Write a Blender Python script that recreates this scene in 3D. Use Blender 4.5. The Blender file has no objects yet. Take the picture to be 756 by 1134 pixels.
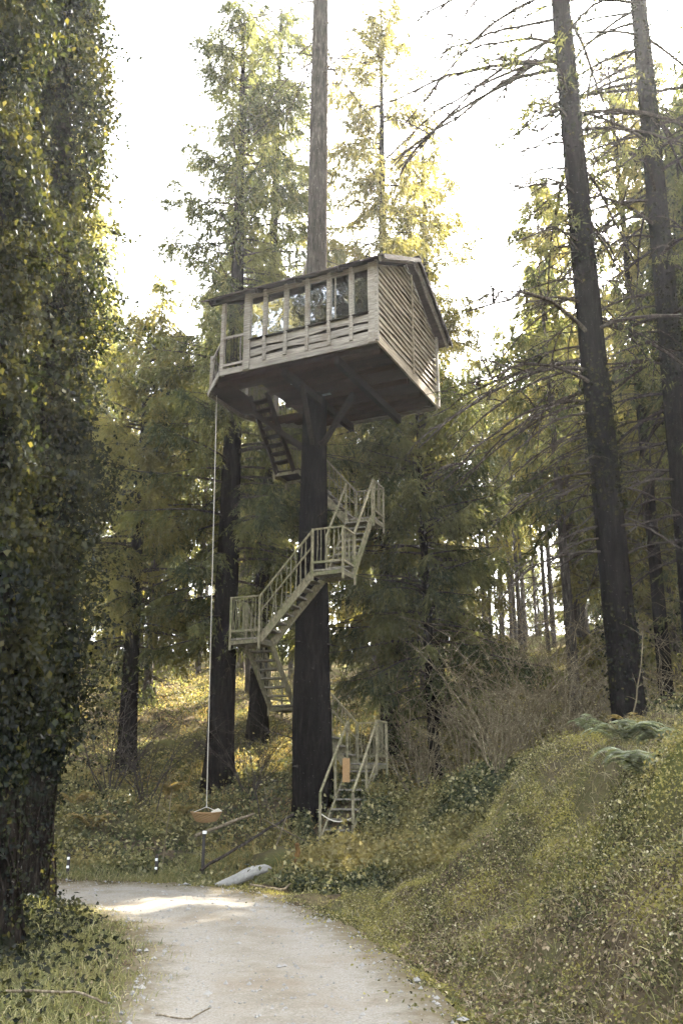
import bpy, math
import numpy as np
from math import radians, sin, cos, pi

sc = bpy.context.scene
COL = sc.collection

# ------------------------------------------------------------------ camera
PITCH = radians(17.0)
cd = bpy.data.cameras.new("camera")
cam = bpy.data.objects.new("camera", cd)
COL.objects.link(cam)
cam.location = (0, 0, 1.6)
cam.rotation_euler = (radians(90) + PITCH, 0, 0)
cd.sensor_fit = 'VERTICAL'
cd.sensor_height = 24.0
cd.lens = 24.0 * 1000 / 1134
cd.clip_start = 0.1
cd.clip_end = 3000
sc.camera = cam

# ------------------------------------------------------------------ light
SUN_EL, SUN_AZ = radians(43), radians(34)      # azimuth: clockwise from +Y
w = bpy.data.worlds.new("World")
sc.world = w
w.use_nodes = True
nt = w.node_tree
nt.nodes.clear()
sky = nt.nodes.new('ShaderNodeTexSky')
sky.sky_type = 'NISHITA'
sky.sun_disc = False
sky.sun_elevation = SUN_EL
sky.sun_rotation = SUN_AZ
sky.dust_density = 4.0
sky.air_density = 1.0
sky.ozone_density = 1.0
bg = nt.nodes.new('ShaderNodeBackground')
bg.inputs['Strength'].default_value = 0.15
wo = nt.nodes.new('ShaderNodeOutputWorld')
# thin high cloud: most of the blue is veiled to a warm white
bw = nt.nodes.new('ShaderNodeRGBToBW')
nt.links.new(sky.outputs[0], bw.inputs[0])
veil = nt.nodes.new('ShaderNodeMix')
veil.data_type = 'RGBA'
veil.blend_type = 'MULTIPLY'
veil.inputs[0].default_value = 1.0
nt.links.new(bw.outputs[0], veil.inputs[6])
veil.inputs[7].default_value = (1.0, 1.0, 0.985, 1)
vm = nt.nodes.new('ShaderNodeMix')
vm.data_type = 'RGBA'
vm.inputs[0].default_value = 0.75
nt.links.new(sky.outputs[0], vm.inputs[6])
nt.links.new(veil.outputs[2], vm.inputs[7])
nt.links.new(vm.outputs[2], bg.inputs[0])
nt.links.new(bg.outputs[0], wo.inputs[0])
sd = bpy.data.lights.new("sun", 'SUN')
sd.energy = 4.9
sd.angle = radians(0.6)
sd.color = (1.0, 0.92, 0.80)
sun = bpy.data.objects.new("sun", sd)
COL.objects.link(sun)
sun.location = (60, 60, 60)
sun.rotation_euler = (radians(90) - SUN_EL, 0, -SUN_AZ + pi)
sc.view_settings.view_transform = 'Standard'
sc.view_settings.look = 'None'
sc.view_settings.exposure = 4.05
sc.view_settings.gamma = 1.0
sc.view_settings.use_curve_mapping = False
sc.cycles.max_bounces = 6
sc.cycles.diffuse_bounces = 3
sc.cycles.transmission_bounces = 4
sc.cycles.transparent_max_bounces = 8
sc.cycles.volume_bounces = 1
sc.cycles.use_denoising = True
sc.cycles.sample_clamp_indirect = 4.0
HAZE = 0.00028


# ------------------------------------------------------------------ materials
def mat(name):
    m = bpy.data.materials.new(name)
    m.use_nodes = True
    m.node_tree.nodes.clear()
    return m, m.node_tree


def N(t, kind, **kw):
    n = t.nodes.new(kind)
    for k, v in kw.items():
        setattr(n, k, v)
    return n


def ramp(t, fac, stops):
    r = N(t, 'ShaderNodeValToRGB')
    e = r.color_ramp.elements
    while len(e) < len(stops):
        e.new(0.5)
    for i, (p, c) in enumerate(stops):
        e[i].position = p
        e[i].color = (*c, 1)
    t.links.new(fac, r.inputs[0])
    return r.outputs[0]


def noise(t, scale, detail=4, rough=0.6, stretch=None, obj=True):
    tc = N(t, 'ShaderNodeTexCoord')
    src = tc.outputs['Object']
    if stretch:
        mp = N(t, 'ShaderNodeMapping')
        mp.inputs['Scale'].default_value = stretch
        t.links.new(src, mp.inputs[0])
        src = mp.outputs[0]
    n = N(t, 'ShaderNodeTexNoise')
    n.inputs['Scale'].default_value = scale
    n.inputs['Detail'].default_value = detail
    n.inputs['Roughness'].default_value = rough
    t.links.new(src, n.inputs['Vector'])
    return n.outputs['Fac']


def mixc(t, fac, a, b):
    m = N(t, 'ShaderNodeMix', data_type='RGBA')
    if isinstance(fac, float):
        m.inputs[0].default_value = fac
    else:
        t.links.new(fac, m.inputs[0])
    for s, v in ((m.inputs[6], a), (m.inputs[7], b)):
        if isinstance(v, tuple):
            s.default_value = (*v, 1)
        else:
            t.links.new(v, s)
    return m.outputs[2]


def bump(t, h, strength=0.5, dist=0.02):
    b = N(t, 'ShaderNodeBump')
    b.inputs['Strength'].default_value = strength
    b.inputs['Distance'].default_value = dist
    t.links.new(h, b.inputs['Height'])
    return b.outputs[0]


def finish(t, col, rough=0.85, nrm=None, spec=0.3, metallic=0.0):
    p = N(t, 'ShaderNodeBsdfPrincipled')
    if isinstance(col, tuple):
        p.inputs['Base Color'].default_value = (*col, 1)
    else:
        t.links.new(col, p.inputs['Base Color'])
    p.inputs['Roughness'].default_value = rough
    p.inputs['Specular IOR Level'].default_value = spec
    p.inputs['Metallic'].default_value = metallic
    if nrm:
        t.links.new(nrm, p.inputs['Normal'])
    o = N(t, 'ShaderNodeOutputMaterial')
    t.links.new(p.outputs[0], o.inputs[0])


def leaf_mat(name, stops, trans=0.45, tcol=None, gloss=0.04, patch=None, pscale=0.6):
    """foliage: diffuse + translucent, colour varies per leaf (face attribute rnd) and per clump"""
    m, t = mat(name)
    at = N(t, 'ShaderNodeAttribute', attribute_name='rnd')
    c = ramp(t, at.outputs['Fac'], stops)
    if patch:
        nz = noise(t, pscale, 3)
        f = ramp(t, nz, [(0.45, (0, 0, 0)), (0.62, (1, 1, 1))])
        c = mixc(t, f, c, mixc(t, 0.6, c, patch))
    hs = N(t, 'ShaderNodeHueSaturation')
    hs.inputs['Saturation'].default_value = 0.84
    t.links.new(c, hs.inputs['Color'])
    c = hs.outputs[0]
    d = N(t, 'ShaderNodeBsdfDiffuse')
    t.links.new(c, d.inputs[0])
    tr = N(t, 'ShaderNodeBsdfTranslucent')
    tm = N(t, 'ShaderNodeMix', data_type='RGBA', blend_type='MULTIPLY')
    tm.inputs[0].default_value = 1.0
    t.links.new(c, tm.inputs[6])
    tm.inputs[7].default_value = (*(tcol or (1.8, 1.7, 0.8)), 1)
    t.links.new(tm.outputs[2], tr.inputs[0])
    ms = N(t, 'ShaderNodeMixShader')
    ms.inputs[0].default_value = trans
    t.links.new(d.outputs[0], ms.inputs[1])
    t.links.new(tr.outputs[0], ms.inputs[2])
    out = ms.outputs[0]
    if gloss:
        g = N(t, 'ShaderNodeBsdfGlossy')
        g.inputs['Roughness'].default_value = 0.35
        g.inputs[0].default_value = (0.9, 0.95, 1, 1)
        m2 = N(t, 'ShaderNodeMixShader')
        m2.inputs[0].default_value = gloss * .2
        t.links.new(out, m2.inputs[1])
        t.links.new(g.outputs[0], m2.inputs[2])
        out = m2.outputs[0]
    o = N(t, 'ShaderNodeOutputMaterial')
    t.links.new(out, o.inputs[0])
    return m


def bark_mat(name, dark, light, moss=None, mossamt=0.55, sc_=9):
    m, t = mat(name)
    n1 = noise(t, sc_ * 1.5, 8, 0.75, (1, 1, 0.16))
    c = ramp(t, n1, [(0.38, dark), (0.54, tuple(.5 * (p + q) for p, q in zip(dark, light))), (0.66, tuple(1.5 * q for q in light))])
    if moss:
        n2 = noise(t, 1.7, 5, 0.7)
        c = mixc(t, ramp(t, n2, [(mossamt, (0, 0, 0)), (mossamt + 0.12, (1, 1, 1))]), c, moss)
    n3 = noise(t, 23, 2, 0.5)
    c = mixc(t, ramp(t, n3, [(0.70, (0, 0, 0)), (0.73, (1, 1, 1))]), c, tuple(min(1, x * 1.5 + 0.05) for x in light))
    finish(t, c, 1.0, bump(t, n1, 1.0, 0.05), 0.0)
    return m


def wood_mat(name, a, b, stretch=(0.6, 8, 8), stain=None, rough=0.85):
    m, t = mat(name)
    n1 = noise(t, 4, 6, 0.65, stretch)
    c = ramp(t, n1, [(0.3, a), (0.7, b)])
    at = N(t, 'ShaderNodeAttribute', attribute_name='rnd')
    k = ramp(t, at.outputs['Fac'], [(0, (0.72, 0.72, 0.72)), (1, (1.15, 1.12, 1.06))])
    mm = N(t, 'ShaderNodeMix', data_type='RGBA', blend_type='MULTIPLY')
    mm.inputs[0].default_value = 1
    t.links.new(c, mm.inputs[6])
    t.links.new(k, mm.inputs[7])
    c = mm.outputs[2]
    if stain:
        n2 = noise(t, 2.2, 4, 0.7)
        c = mixc(t, ramp(t, n2, [(0.5, (0, 0, 0)), (0.68, (0.8, 0.8, 0.8))]), c, stain)
    finish(t, c, rough, bump(t, n1, 0.7, 0.012), 0.04)
    return m


M = {}
M['wood_grey'] = wood_mat('weathered_wood', (0.085, 0.078, 0.068), (0.30, 0.28, 0.248), stain=(0.14, 0.115, 0.09))
M['wood_gable'] = wood_mat('gable_wood', (0.13, 0.108, 0.08), (0.34, 0.295, 0.23), (8, 0.6, 8), stain=(0.15, 0.12, 0.085))
M['wood_stair'] = wood_mat('stair_wood', (0.055, 0.050, 0.033), (0.225, 0.205, 0.14), (5, 5, 3), stain=(0.10, 0.105, 0.05))
M['wood_tread'] = wood_mat('tread_wood', (0.07, 0.065, 0.055), (0.25, 0.23, 0.19), (4, 4, 4))
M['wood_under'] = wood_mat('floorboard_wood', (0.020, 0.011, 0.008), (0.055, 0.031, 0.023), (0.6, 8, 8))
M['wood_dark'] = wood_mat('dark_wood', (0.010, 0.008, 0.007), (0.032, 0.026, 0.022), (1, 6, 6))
M['roof'] = wood_mat('roof_board', (0.018, 0.016, 0.015), (0.075, 0.06, 0.052), (0.6, 6, 6))
M['wicker'] = wood_mat('basket_wicker', (0.13, 0.08, 0.04), (0.36, 0.235, 0.12), (20, 20, 70))
M['inside'] = wood_mat('inside_wood', (0.10, 0.07, 0.045), (0.2, 0.14, 0.09), (3, 3, 3))
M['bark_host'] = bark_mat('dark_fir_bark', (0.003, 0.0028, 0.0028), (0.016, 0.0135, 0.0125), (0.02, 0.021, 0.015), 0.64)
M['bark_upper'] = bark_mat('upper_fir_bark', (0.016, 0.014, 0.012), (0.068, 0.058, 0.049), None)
M['bark_spruce'] = bark_mat('spruce_bark', (0.0035, 0.003, 0.003), (0.020, 0.0165, 0.014), (0.02, 0.023, 0.013), 0.6)
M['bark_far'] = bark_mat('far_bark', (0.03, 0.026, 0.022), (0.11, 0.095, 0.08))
M['bark_ivy'] = bark_mat('fibrous_bark', (0.004, 0.0035, 0.003), (0.024, 0.019, 0.015), (0.015, 0.02, 0.01), 0.55, 12)
M['twig'] = bark_mat('bare_twig', (0.022, 0.018, 0.015), (0.085, 0.072, 0.06))
M['twig_pale'] = bark_mat('pale_twig', (0.075, 0.06, 0.036), (0.23, 0.195, 0.125))
M['stick'] = bark_mat('peeled_stick', (0.09, 0.07, 0.045), (0.24, 0.20, 0.14))
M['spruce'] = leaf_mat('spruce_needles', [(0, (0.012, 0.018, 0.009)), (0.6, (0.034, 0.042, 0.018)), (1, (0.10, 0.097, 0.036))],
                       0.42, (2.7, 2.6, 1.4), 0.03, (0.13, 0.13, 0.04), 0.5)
M['spruce_sun_gold'] = leaf_mat('sun_gold_needles', [(0, (0.045, 0.050, 0.018)), (0.6, (0.10, 0.095, 0.032)), (1, (0.19, 0.155, 0.05))],
                            0.42, (2.0, 1.9, 0.95), 0.02, (0.20, 0.175, 0.045), 0.4)  # gold tone puts part of the sunlit look into the needles
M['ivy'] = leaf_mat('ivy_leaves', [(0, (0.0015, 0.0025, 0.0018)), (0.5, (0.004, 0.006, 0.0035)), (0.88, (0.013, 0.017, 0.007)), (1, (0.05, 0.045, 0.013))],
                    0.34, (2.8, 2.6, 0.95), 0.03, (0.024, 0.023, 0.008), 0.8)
M['bramble'] = leaf_mat('undergrowth_leaves', [(0, (0.012, 0.017, 0.008)), (0.5, (0.050, 0.060, 0.024)), (0.85, (0.14, 0.138, 0.055)), (1, (0.32, 0.29, 0.15))],
                        0.35, (1.8, 1.6, 0.8), 0.04, (0.24, 0.19, 0.05), 0.35)
M['gold_fern'] = leaf_mat('golden_bracken', [(0, (0.10, 0.09, 0.025)), (0.6, (0.20, 0.155, 0.04)), (1, (0.32, 0.21, 0.07))],
                          0.4, (1.6, 1.4, 0.8), 0.02)
M['moss'] = leaf_mat('bank_moss', [(0, (0.010, 0.009, 0.005)), (0.3, (0.038, 0.037, 0.013)), (0.6, (0.095, 0.094, 0.026)), (0.85, (0.18, 0.165, 0.05)), (0.95, (0.30, 0.26, 0.14)), (1, (0.45, 0.42, 0.30))],
                     0.3, (1.6, 1.5, 0.7), 0.03, (0.26, 0.225, 0.03), 1.3)
M['straw'] = leaf_mat('dry_straw', [(0, (0.05, 0.038, 0.018)), (0.6, (0.16, 0.13, 0.065)), (1, (0.40, 0.35, 0.23))], 0.3, (1.4, 1.3, .8), 0.03)
M['grass'] = leaf_mat('verge_grass', [(0, (0.05, 0.055, 0.022)), (0.6, (0.13, 0.135, 0.05)), (0.9, (0.25, 0.225, 0.10)), (1, (0.38, 0.33, 0.19))],
                      0.35, (1.5, 1.5, 0.7), 0.03, (0.16, 0.14, 0.05), 1.3)
M['fern'] = leaf_mat('fern_fronds', [(0, (0.09, 0.10, 0.06)), (1, (0.26, 0.27, 0.18))], 0.35, (1.4, 1.5, 0.8), 0.015)
M['litter'] = leaf_mat('leaf_litter', [(0, (0.05, 0.035, 0.02)), (0.6, (0.13, 0.09, 0.045)), (1, (0.30, 0.23, 0.13))], 0.2, (1.2, 1.1, 0.8), 0.02)
M['cone_pod'] = leaf_mat('pale_catkins', [(0, (0.4, 0.37, 0.28)), (1, (0.7, 0.66, 0.5))], 0.3, (1.1, 1.1, 0.9), 0.0)


def simple(name, col, rough=0.6, metallic=0.0, nscale=8.0):
    m, t = mat(name)
    n = noise(t, nscale, 3)
    c = ramp(t, n, [(0.3, tuple(x * 0.7 for x in col)), (0.7, tuple(min(1, x * 1.15) for x in col))])
    nb_ = noise(t, nscale * 5, 5, .7)
    c = mixc(t, ramp(t, nb_, [(.45, (0, 0, 0)), (.7, (.6, .6, .6))]), c, tuple(x * .45 for x in col))
    finish(t, c, rough, bump(t, nb_, .6, .015), 0.3, metallic)
    return m


M['stake_wood'] = bark_mat('stake_wood', (0.07, 0.04, 0.015), (0.24, 0.14, 0.055))
M['rope'] = simple('rope_fibre', (0.55, 0.51, 0.42), 0.9, 0, 60)
M['steel'] = simple('galvanised_steel', (0.45, 0.46, 0.47), 0.45, 0.8)
M['white'] = simple('white_reflector', (0.82, 0.82, 0.78), 0.5)
M['post'] = simple('dark_post_paint', (0.035, 0.03, 0.026), 0.8)
M['stone'] = simple('pale_stone', (0.22, 0.212, 0.19), 0.9, 0, 5)
M['rock'] = simple('grey_rock', (0.06, 0.055, 0.045), 0.95, 0, 4)
M['door'] = simple('door_paint', (0.10, 0.08, 0.06), 0.7)

m, t = mat('window_glass')
tr = N(t, 'ShaderNodeBsdfTransparent')
tr.inputs[0].default_value = (0.82, 0.86, 0.84, 1)
gl = N(t, 'ShaderNodeBsdfGlossy')
gl.inputs['Roughness'].default_value = 0.015
ms = N(t, 'ShaderNodeMixShader')
ms.inputs[0].default_value = 0.5
nz = noise(t, 1.6, 2)
t.links.new(bump(t, nz, 0.25, 0.03), gl.inputs['Normal'])
t.links.new(tr.outputs[0], ms.inputs[1])
t.links.new(gl.outputs[0], ms.inputs[2])
o = N(t, 'ShaderNodeOutputMaterial')
t.links.new(ms.outputs[0], o.inputs[0])
M['glass'] = m

m, t = mat('forest_soil')
n1 = noise(t, 2.5, 8, 0.7)
n2 = noise(t, 0.35, 4, 0.6)
n3 = noise(t, 30, 4, 0.7)
c = ramp(t, n1, [(0.3, (0.030, 0.024, 0.017)), (0.55, (0.085, 0.066, 0.042)), (0.75, (0.15, 0.115, 0.07))])
c = mixc(t, ramp(t, n2, [(0.42, (0, 0, 0)), (0.6, (1, 1, 1))]), c, mixc(t, n3, (0.035, 0.042, 0.015), (0.10, 0.10, 0.035)))
finish(t, c, 1.0, bump(t, n3, 0.9, 0.05), 0.0)
M['soil'] = m

m, t = mat('gravel')
n1 = noise(t, 0.8, 5, 0.65)
n2 = noise(t, 44, 6, 0.85)
n4 = noise(t, 5, 5, 0.7)
c = ramp(t, n2, [(0.30, (0.12, 0.108, 0.088)), (0.5, (0.21, 0.195, 0.166)), (0.70, (0.31, 0.292, 0.255))])
c = mixc(t, ramp(t, n1, [(0.50, (0, 0, 0)), (0.68, (0.75, 0.75, 0.75))]), c, mixc(t, n2, (0.10, 0.08, 0.055), (0.24, 0.20, 0.15)))
c = mixc(t, ramp(t, n4, [(0.58, (0, 0, 0)), (0.74, (0.6, 0.6, 0.6))]), c, mixc(t, n2, (0.08, 0.065, 0.045), (0.18, 0.15, 0.115)))
ea_ = N(t, 'ShaderNodeAttribute', attribute_name='edge')
n5 = noise(t, 3.2, 8, 0.75)
rut = ramp(t, ea_.outputs['Fac'], [(0.0, (.75, .75, .75)), (0.22, (.35, .35, .35)), (0.42, (0, 0, 0)), (0.62, (0.1, .1, .1)), (0.85, (.8, .8, .8))])
rm = N(t, 'ShaderNodeMix', data_type='RGBA', blend_type='MULTIPLY')
rm.inputs[0].default_value = 1.0
t.links.new(rut, rm.inputs[6])
t.links.new(ramp(t, noise(t, 1.7, 6, .7), [(.38, (0, 0, 0)), (.62, (1, 1, 1))]), rm.inputs[7])
c = mixc(t, rm.outputs[2], c, mixc(t, n2, (0.075, 0.062, 0.042), (0.20, 0.172, 0.125)))
ad = N(t, 'ShaderNodeMath', operation='MULTIPLY_ADD')
t.links.new(n5, ad.inputs[0]); ad.inputs[1].default_value = 0.9
t.links.new(ea_.outputs['Fac'], ad.inputs[2])
soil_c = mixc(t, noise(t, 14, 5, .7), (0.05, 0.042, 0.026), (0.17, 0.14, 0.085))
c = mixc(t, ramp(t, ad.outputs[0], [(1.0 * .5, (0, 0, 0)), (1.0, (0, 0, 0))]), c, soil_c)
mr = N(t, 'ShaderNodeMapRange')
mr.inputs[1].default_value = 0.98; mr.inputs[2].default_value = 1.34
t.links.new(ad.outputs[0], mr.inputs[0])
c = mixc(t, mr.outputs[0], c, soil_c)
finish(t, c, 1.0, bump(t, n2, 0.9, 0.02), 0.0)
M['gravel'] = m


# ------------------------------------------------------------------ mesh helpers
class MB:
    def __init__(s):
        s.v, s.f3, s.f4, s.r3, s.r4, s.n = [], [], [], [], [], 0

    def add(s, v, f, r=None):
        v = np.asarray(v, float).reshape(-1, 3)
        f = np.asarray(f, int)
        if r is None:
            r = np.random.default_rng(s.n + 1).random()
        r = np.broadcast_to(np.asarray(r, float), (len(f),))
        if f.shape[1] == 3:
            s.f3.append(f + s.n); s.r3.append(r)
        else:
            s.f4.append(f + s.n); s.r4.append(r)
        s.v.append(v)
        s.n += len(v)

    def mesh(s, name, smooth=False):
        me = bpy.data.meshes.new(name)
        V = np.concatenate(s.v) if s.v else np.zeros((0, 3))
        f3 = np.concatenate(s.f3) if s.f3 else np.zeros((0, 3), int)
        f4 = np.concatenate(s.f4) if s.f4 else np.zeros((0, 4), int)
        r = np.concatenate(([*s.r3] or [np.zeros(0)]) + ([*s.r4] or [np.zeros(0)]))
        me.vertices.add(len(V))
        me.vertices.foreach_set('co', V.ravel())
        loops = np.concatenate([f3.ravel(), f4.ravel()])
        me.loops.add(len(loops))
        me.loops.foreach_set('vertex_index', loops)
        tot = np.concatenate([np.full(len(f3), 3), np.full(len(f4), 4)])
        st = np.concatenate([[0], np.cumsum(tot)[:-1]]) if len(tot) else tot
        me.polygons.add(len(tot))
        me.polygons.foreach_set('loop_start', st)
        me.polygons.foreach_set('loop_total', tot)
        me.polygons.foreach_set('use_smooth', np.full(len(tot), bool(smooth)))
        a = me.attributes.new('rnd', 'FLOAT', 'FACE')
        a.data.foreach_set('value', r.astype(np.float32))
        me.update()
        return me

    def build(s, name, material, parent=None, smooth=False, label=None):
        me = s.mesh(name, smooth)
        me.materials.append(M[material] if isinstance(material, str) else material)
        o = bpy.data.objects.new(name, me)
        COL.objects.link(o)
        if parent:
            o.parent = parent
        if label:
            o['label'] = label
        return o


def tag(o, label=None, cat=None, group=None, kind=None):
    if label: o['label'] = label
    if cat: o['category'] = cat
    if group: o['group'] = group
    if kind: o['kind'] = kind
    return o


def thing(name, label, cat, loc=(0, 0, 0), rz=0.0, group=None):
    o = bpy.data.objects.new(name, None)
    COL.objects.link(o)
    o.location = loc
    o.rotation_euler = (0, 0, rz)
    o.empty_display_size = 0.3
    return tag(o, label, cat, group)


def copy_tree(root, loc, rz, scale=None, label=None):
    r = root.copy()
    COL.objects.link(r)
    r.location = loc
    r.rotation_euler = (r.rotation_euler[0], r.rotation_euler[1], rz)
    if scale: r.scale = scale
    if label: r['label'] = label
    for ch in list(root.children):
        c = ch.copy()
        COL.objects.link(c)
        c.parent = r
        for g in list(ch.children):
            d = g.copy()
            COL.objects.link(d)
            d.parent = c
    return r


def norm(a):
    a = np.asarray(a, float)
    return a / np.maximum(np.linalg.norm(a, axis=-1, keepdims=True), 1e-9)


def tube(mb, P, R, k=6, r=None, cap=True, jit=0.0, rng=None):
    P = np.asarray(P, float)
    R = np.broadcast_to(np.asarray(R, float), (len(P),))
    T = norm(np.gradient(P, axis=0))
    up = np.array([0, 0, 1.0]) if abs(T[0, 2]) < 0.9 else np.array([1.0, 0, 0])
    A = norm(np.cross(T, up))
    B = np.cross(T, A)
    an = np.arange(k) * 2 * pi / k
    rr = R[:, None]
    if jit and rng is not None:
        rr = rr * (1 + jit * (rng.random((len(P), k)) - 0.5) * .6 + jit * 1.1 * (rng.random((1, k)) - .5))
    V = P[:, None] + rr[..., None] * (A[:, None] * np.cos(an)[None, :, None] + B[:, None] * np.sin(an)[None, :, None]) \
        if rr.shape[1] == k else P[:, None] + rr[..., None] * (A[:, None] * np.cos(an)[None, :, None] + B[:, None] * np.sin(an)[None, :, None])
    V = V.reshape(-1, 3)
    i = np.arange(len(P) - 1)[:, None] * k
    j = np.arange(k)[None]
    j2 = (j + 1) % k
    F = np.stack([i + j, i + j2, i + k + j2, i + k + j], -1).reshape(-1, 4)
    mb.add(V, F, r)
    if cap and k >= 3:
        for base, row in ((0, P[0]), ((len(P) - 1) * k, P[-1])):
            Vc = np.vstack([V[base:base + k], row[None]])
            q = np.arange(k)
            Fc = np.stack([q, (q + 1) % k, np.full(k, k)], -1)
            mb.add(Vc, Fc, r)


def bar(mb, a, b, w, h, up=(0, 0, 1), r=None):
    """box-section bar from a to b, w sideways, h along up"""
    a, b = np.array(a, float), np.array(b, float)
    t = norm(b - a)
    upv = np.array(up, float)
    if abs(np.dot(t, upv)) > 0.98:
        upv = np.array([0, 1.0, 0]) if abs(t[1]) < 0.9 else np.array([1.0, 0, 0])
    s = norm(np.cross(t, upv))
    u = np.cross(s, t)
    V = [p + s * x * w / 2 + u * z * h / 2 for p in (a, b) for x, z in ((-1, -1), (1, -1), (1, 1), (-1, 1))]
    F = [(0, 1, 2, 3), (7, 6, 5, 4), (0, 4, 5, 1), (1, 5, 6, 2), (2, 6, 7, 3), (3, 7, 4, 0)]
    mb.add(V, F, r)


def box(mb, c0, c1, r=None):
    x0, y0, z0 = c0
    x1, y1, z1 = c1
    V = [(x0, y0, z0), (x1, y0, z0), (x1, y1, z0), (x0, y1, z0), (x0, y0, z1), (x1, y0, z1), (x1, y1, z1), (x0, y1, z1)]
    F = [(0, 3, 2, 1), (4, 5, 6, 7), (0, 1, 5, 4), (1, 2, 6, 5), (2, 3, 7, 6), (3, 0, 4, 7)]
    mb.add(V, F, r)


def slab(mb, top, bot, d, r=None):
    """thick strip between polylines top[i], bot[i]; d = thickness vector"""
    top, bot, d = np.asarray(top, float), np.asarray(bot, float), np.asarray(d, float)
    n = len(top)
    V = np.concatenate([top, bot, top + d, bot + d])
    F = []
    for i in range(n - 1):
        F += [(i, i + 1, n + i + 1, n + i), (2 * n + i, 3 * n + i, 3 * n + i + 1, 2 * n + i + 1),
              (i, 2 * n + i, 2 * n + i + 1, i + 1), (n + i, n + i + 1, 3 * n + i + 1, 3 * n + i)]
    for i in (0, n - 1):
        F.append((i, n + i, 3 * n + i, 2 * n + i))
    mb.add(V, F, r)


def tris(mb, base, tip, width, rng, r=None, nrm=None):
    """one slender triangle per row: base point to tip, random facing"""
    d = tip - base
    q = rng.normal(size=base.shape) if nrm is None else nrm
    s = norm(np.cross(d, q)) * np.asarray(width).reshape(-1, 1) * 0.5
    V = np.stack([base - s, base + s, tip], 1).reshape(-1, 3)
    mb.add(V, np.arange(len(V)).reshape(-1, 3), rng.random(len(base)) if r is None else r)


def leaves(mb, c, size, rng, nrm=None, spread=1.0, r=None, asp=0.8, down=0.0):
    """kite shaped leaves folded along the middle"""
    n = len(c)
    size = np.broadcast_to(size, (n,)).reshape(-1, 1)
    nn = rng.normal(size=(n, 3)) * spread
    if nrm is not None:
        nn = nn + nrm
    nn = norm(nn)
    t = norm(np.cross(nn, rng.normal(size=(n, 3))) + np.array([0, 0, -down]))
    s = norm(np.cross(nn, t))
    fold = nn * size * 0.12
    V = np.stack([c - t * size * 0.5, c + s * size * asp * 0.5 + fold - t * size * 0.12, c + t * size * 0.5,
                  c - s * size * asp * 0.5 + fold - t * size * 0.12], 1).reshape(-1, 3)
    i = np.arange(n)[:, None] * 4
    F = np.concatenate([i + [0, 1, 2], i + [0, 2, 3]], 1).reshape(-1, 3)
    rr = rng.random(n) if r is None else r
    mb.add(V, F, np.repeat(rr, 2))


def vn(x, y, s, seed=0):
    """value noise in -1..1"""
    x = np.asarray(x, float) / s
    y = np.asarray(y, float) / s
    xi, yi = np.floor(x), np.floor(y)
    fx, fy = x - xi, y - yi
    fx, fy = fx * fx * (3 - 2 * fx), fy * fy * (3 - 2 * fy)

    def h(a, b):
        v = np.sin(a * 127.1 + b * 311.7 + seed * 74.7) * 43758.5453
        return (v - np.floor(v)) * 2 - 1
    return (h(xi, yi) * (1 - fx) + h(xi + 1, yi) * fx) * (1 - fy) + (h(xi, yi + 1) * (1 - fx) + h(xi + 1, yi + 1) * fx) * fy


def sst(a, b, x):
    q = np.clip((x - a) / (b - a), 0, 1)
    return q * q * (3 - 2 * q)


# ------------------------------------------------------------------ terrain
RC = np.array([(0.2, -12), (0.0, -4), (-0.25, 2), (-0.45, 7.2), (-0.85, 10.2), (-1.6, 12.8), (-2.6, 14.6), (-4.2, 15.7), (-6.5, 16.2),
               (-9.5, 16.4), (-14, 16.2), (-22, 15.5), (-40, 13)], float)
RW = np.array([1.3, 1.3, 1.3, 1.30, 1.22, 1.35, 1.5, 1.45, 1.3, 1.3, 1.3, 1.3, 1.3])


def resample(P, W, step=0.2):
    # smooth by Catmull-Rom
    out, ow = [], []
    for i in range(len(P) - 1):
        p0, p1, p2, p3 = P[max(i - 1, 0)], P[i], P[i + 1], P[min(i + 2, len(P) - 1)]
        n = max(2, int(np.linalg.norm(p2 - p1) / step))
        for k in range(n):
            q = k / n
            out.append(0.5 * ((2 * p1) + (p2 - p0) * q + (2 * p0 - 5 * p1 + 4 * p2 - p3) * q * q + (3 * p1 - p0 - 3 * p2 + p3) * q ** 3))
            ow.append(W[i] * (1 - q) + W[i + 1] * q)
    return np.array(out), np.array(ow)


RP, RWs = resample(RC, RW)
RT = norm(np.gradient(RP, axis=0))
RN = np.stack([RT[:, 1], -RT[:, 0]], 1)       # right-hand normal


def road_d(x, y):
    """signed distance outside the track edge, and side (+ right)"""
    x = np.asarray(x, float); y = np.asarray(y, float)
    sh = x.shape
    q = np.stack([x.ravel(), y.ravel()], 1)
    best = np.full(len(q), 1e9); side = np.ones(len(q)); wd = np.zeros(len(q))
    for k in range(0, len(q), 20000):
        d = q[k:k + 20000, None] - RP[None, ::2]
        D = np.linalg.norm(d, axis=2)
        j = D.argmin(1)
        ii = np.arange(len(j))
        best[k:k + 20000] = D[ii, j]
        side[k:k + 20000] = np.sign((d[ii, j] * RN[::2][j]).sum(1))
        wd[k:k + 20000] = RWs[::2][j]
    return (best - wd).reshape(sh), side.reshape(sh)


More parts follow.
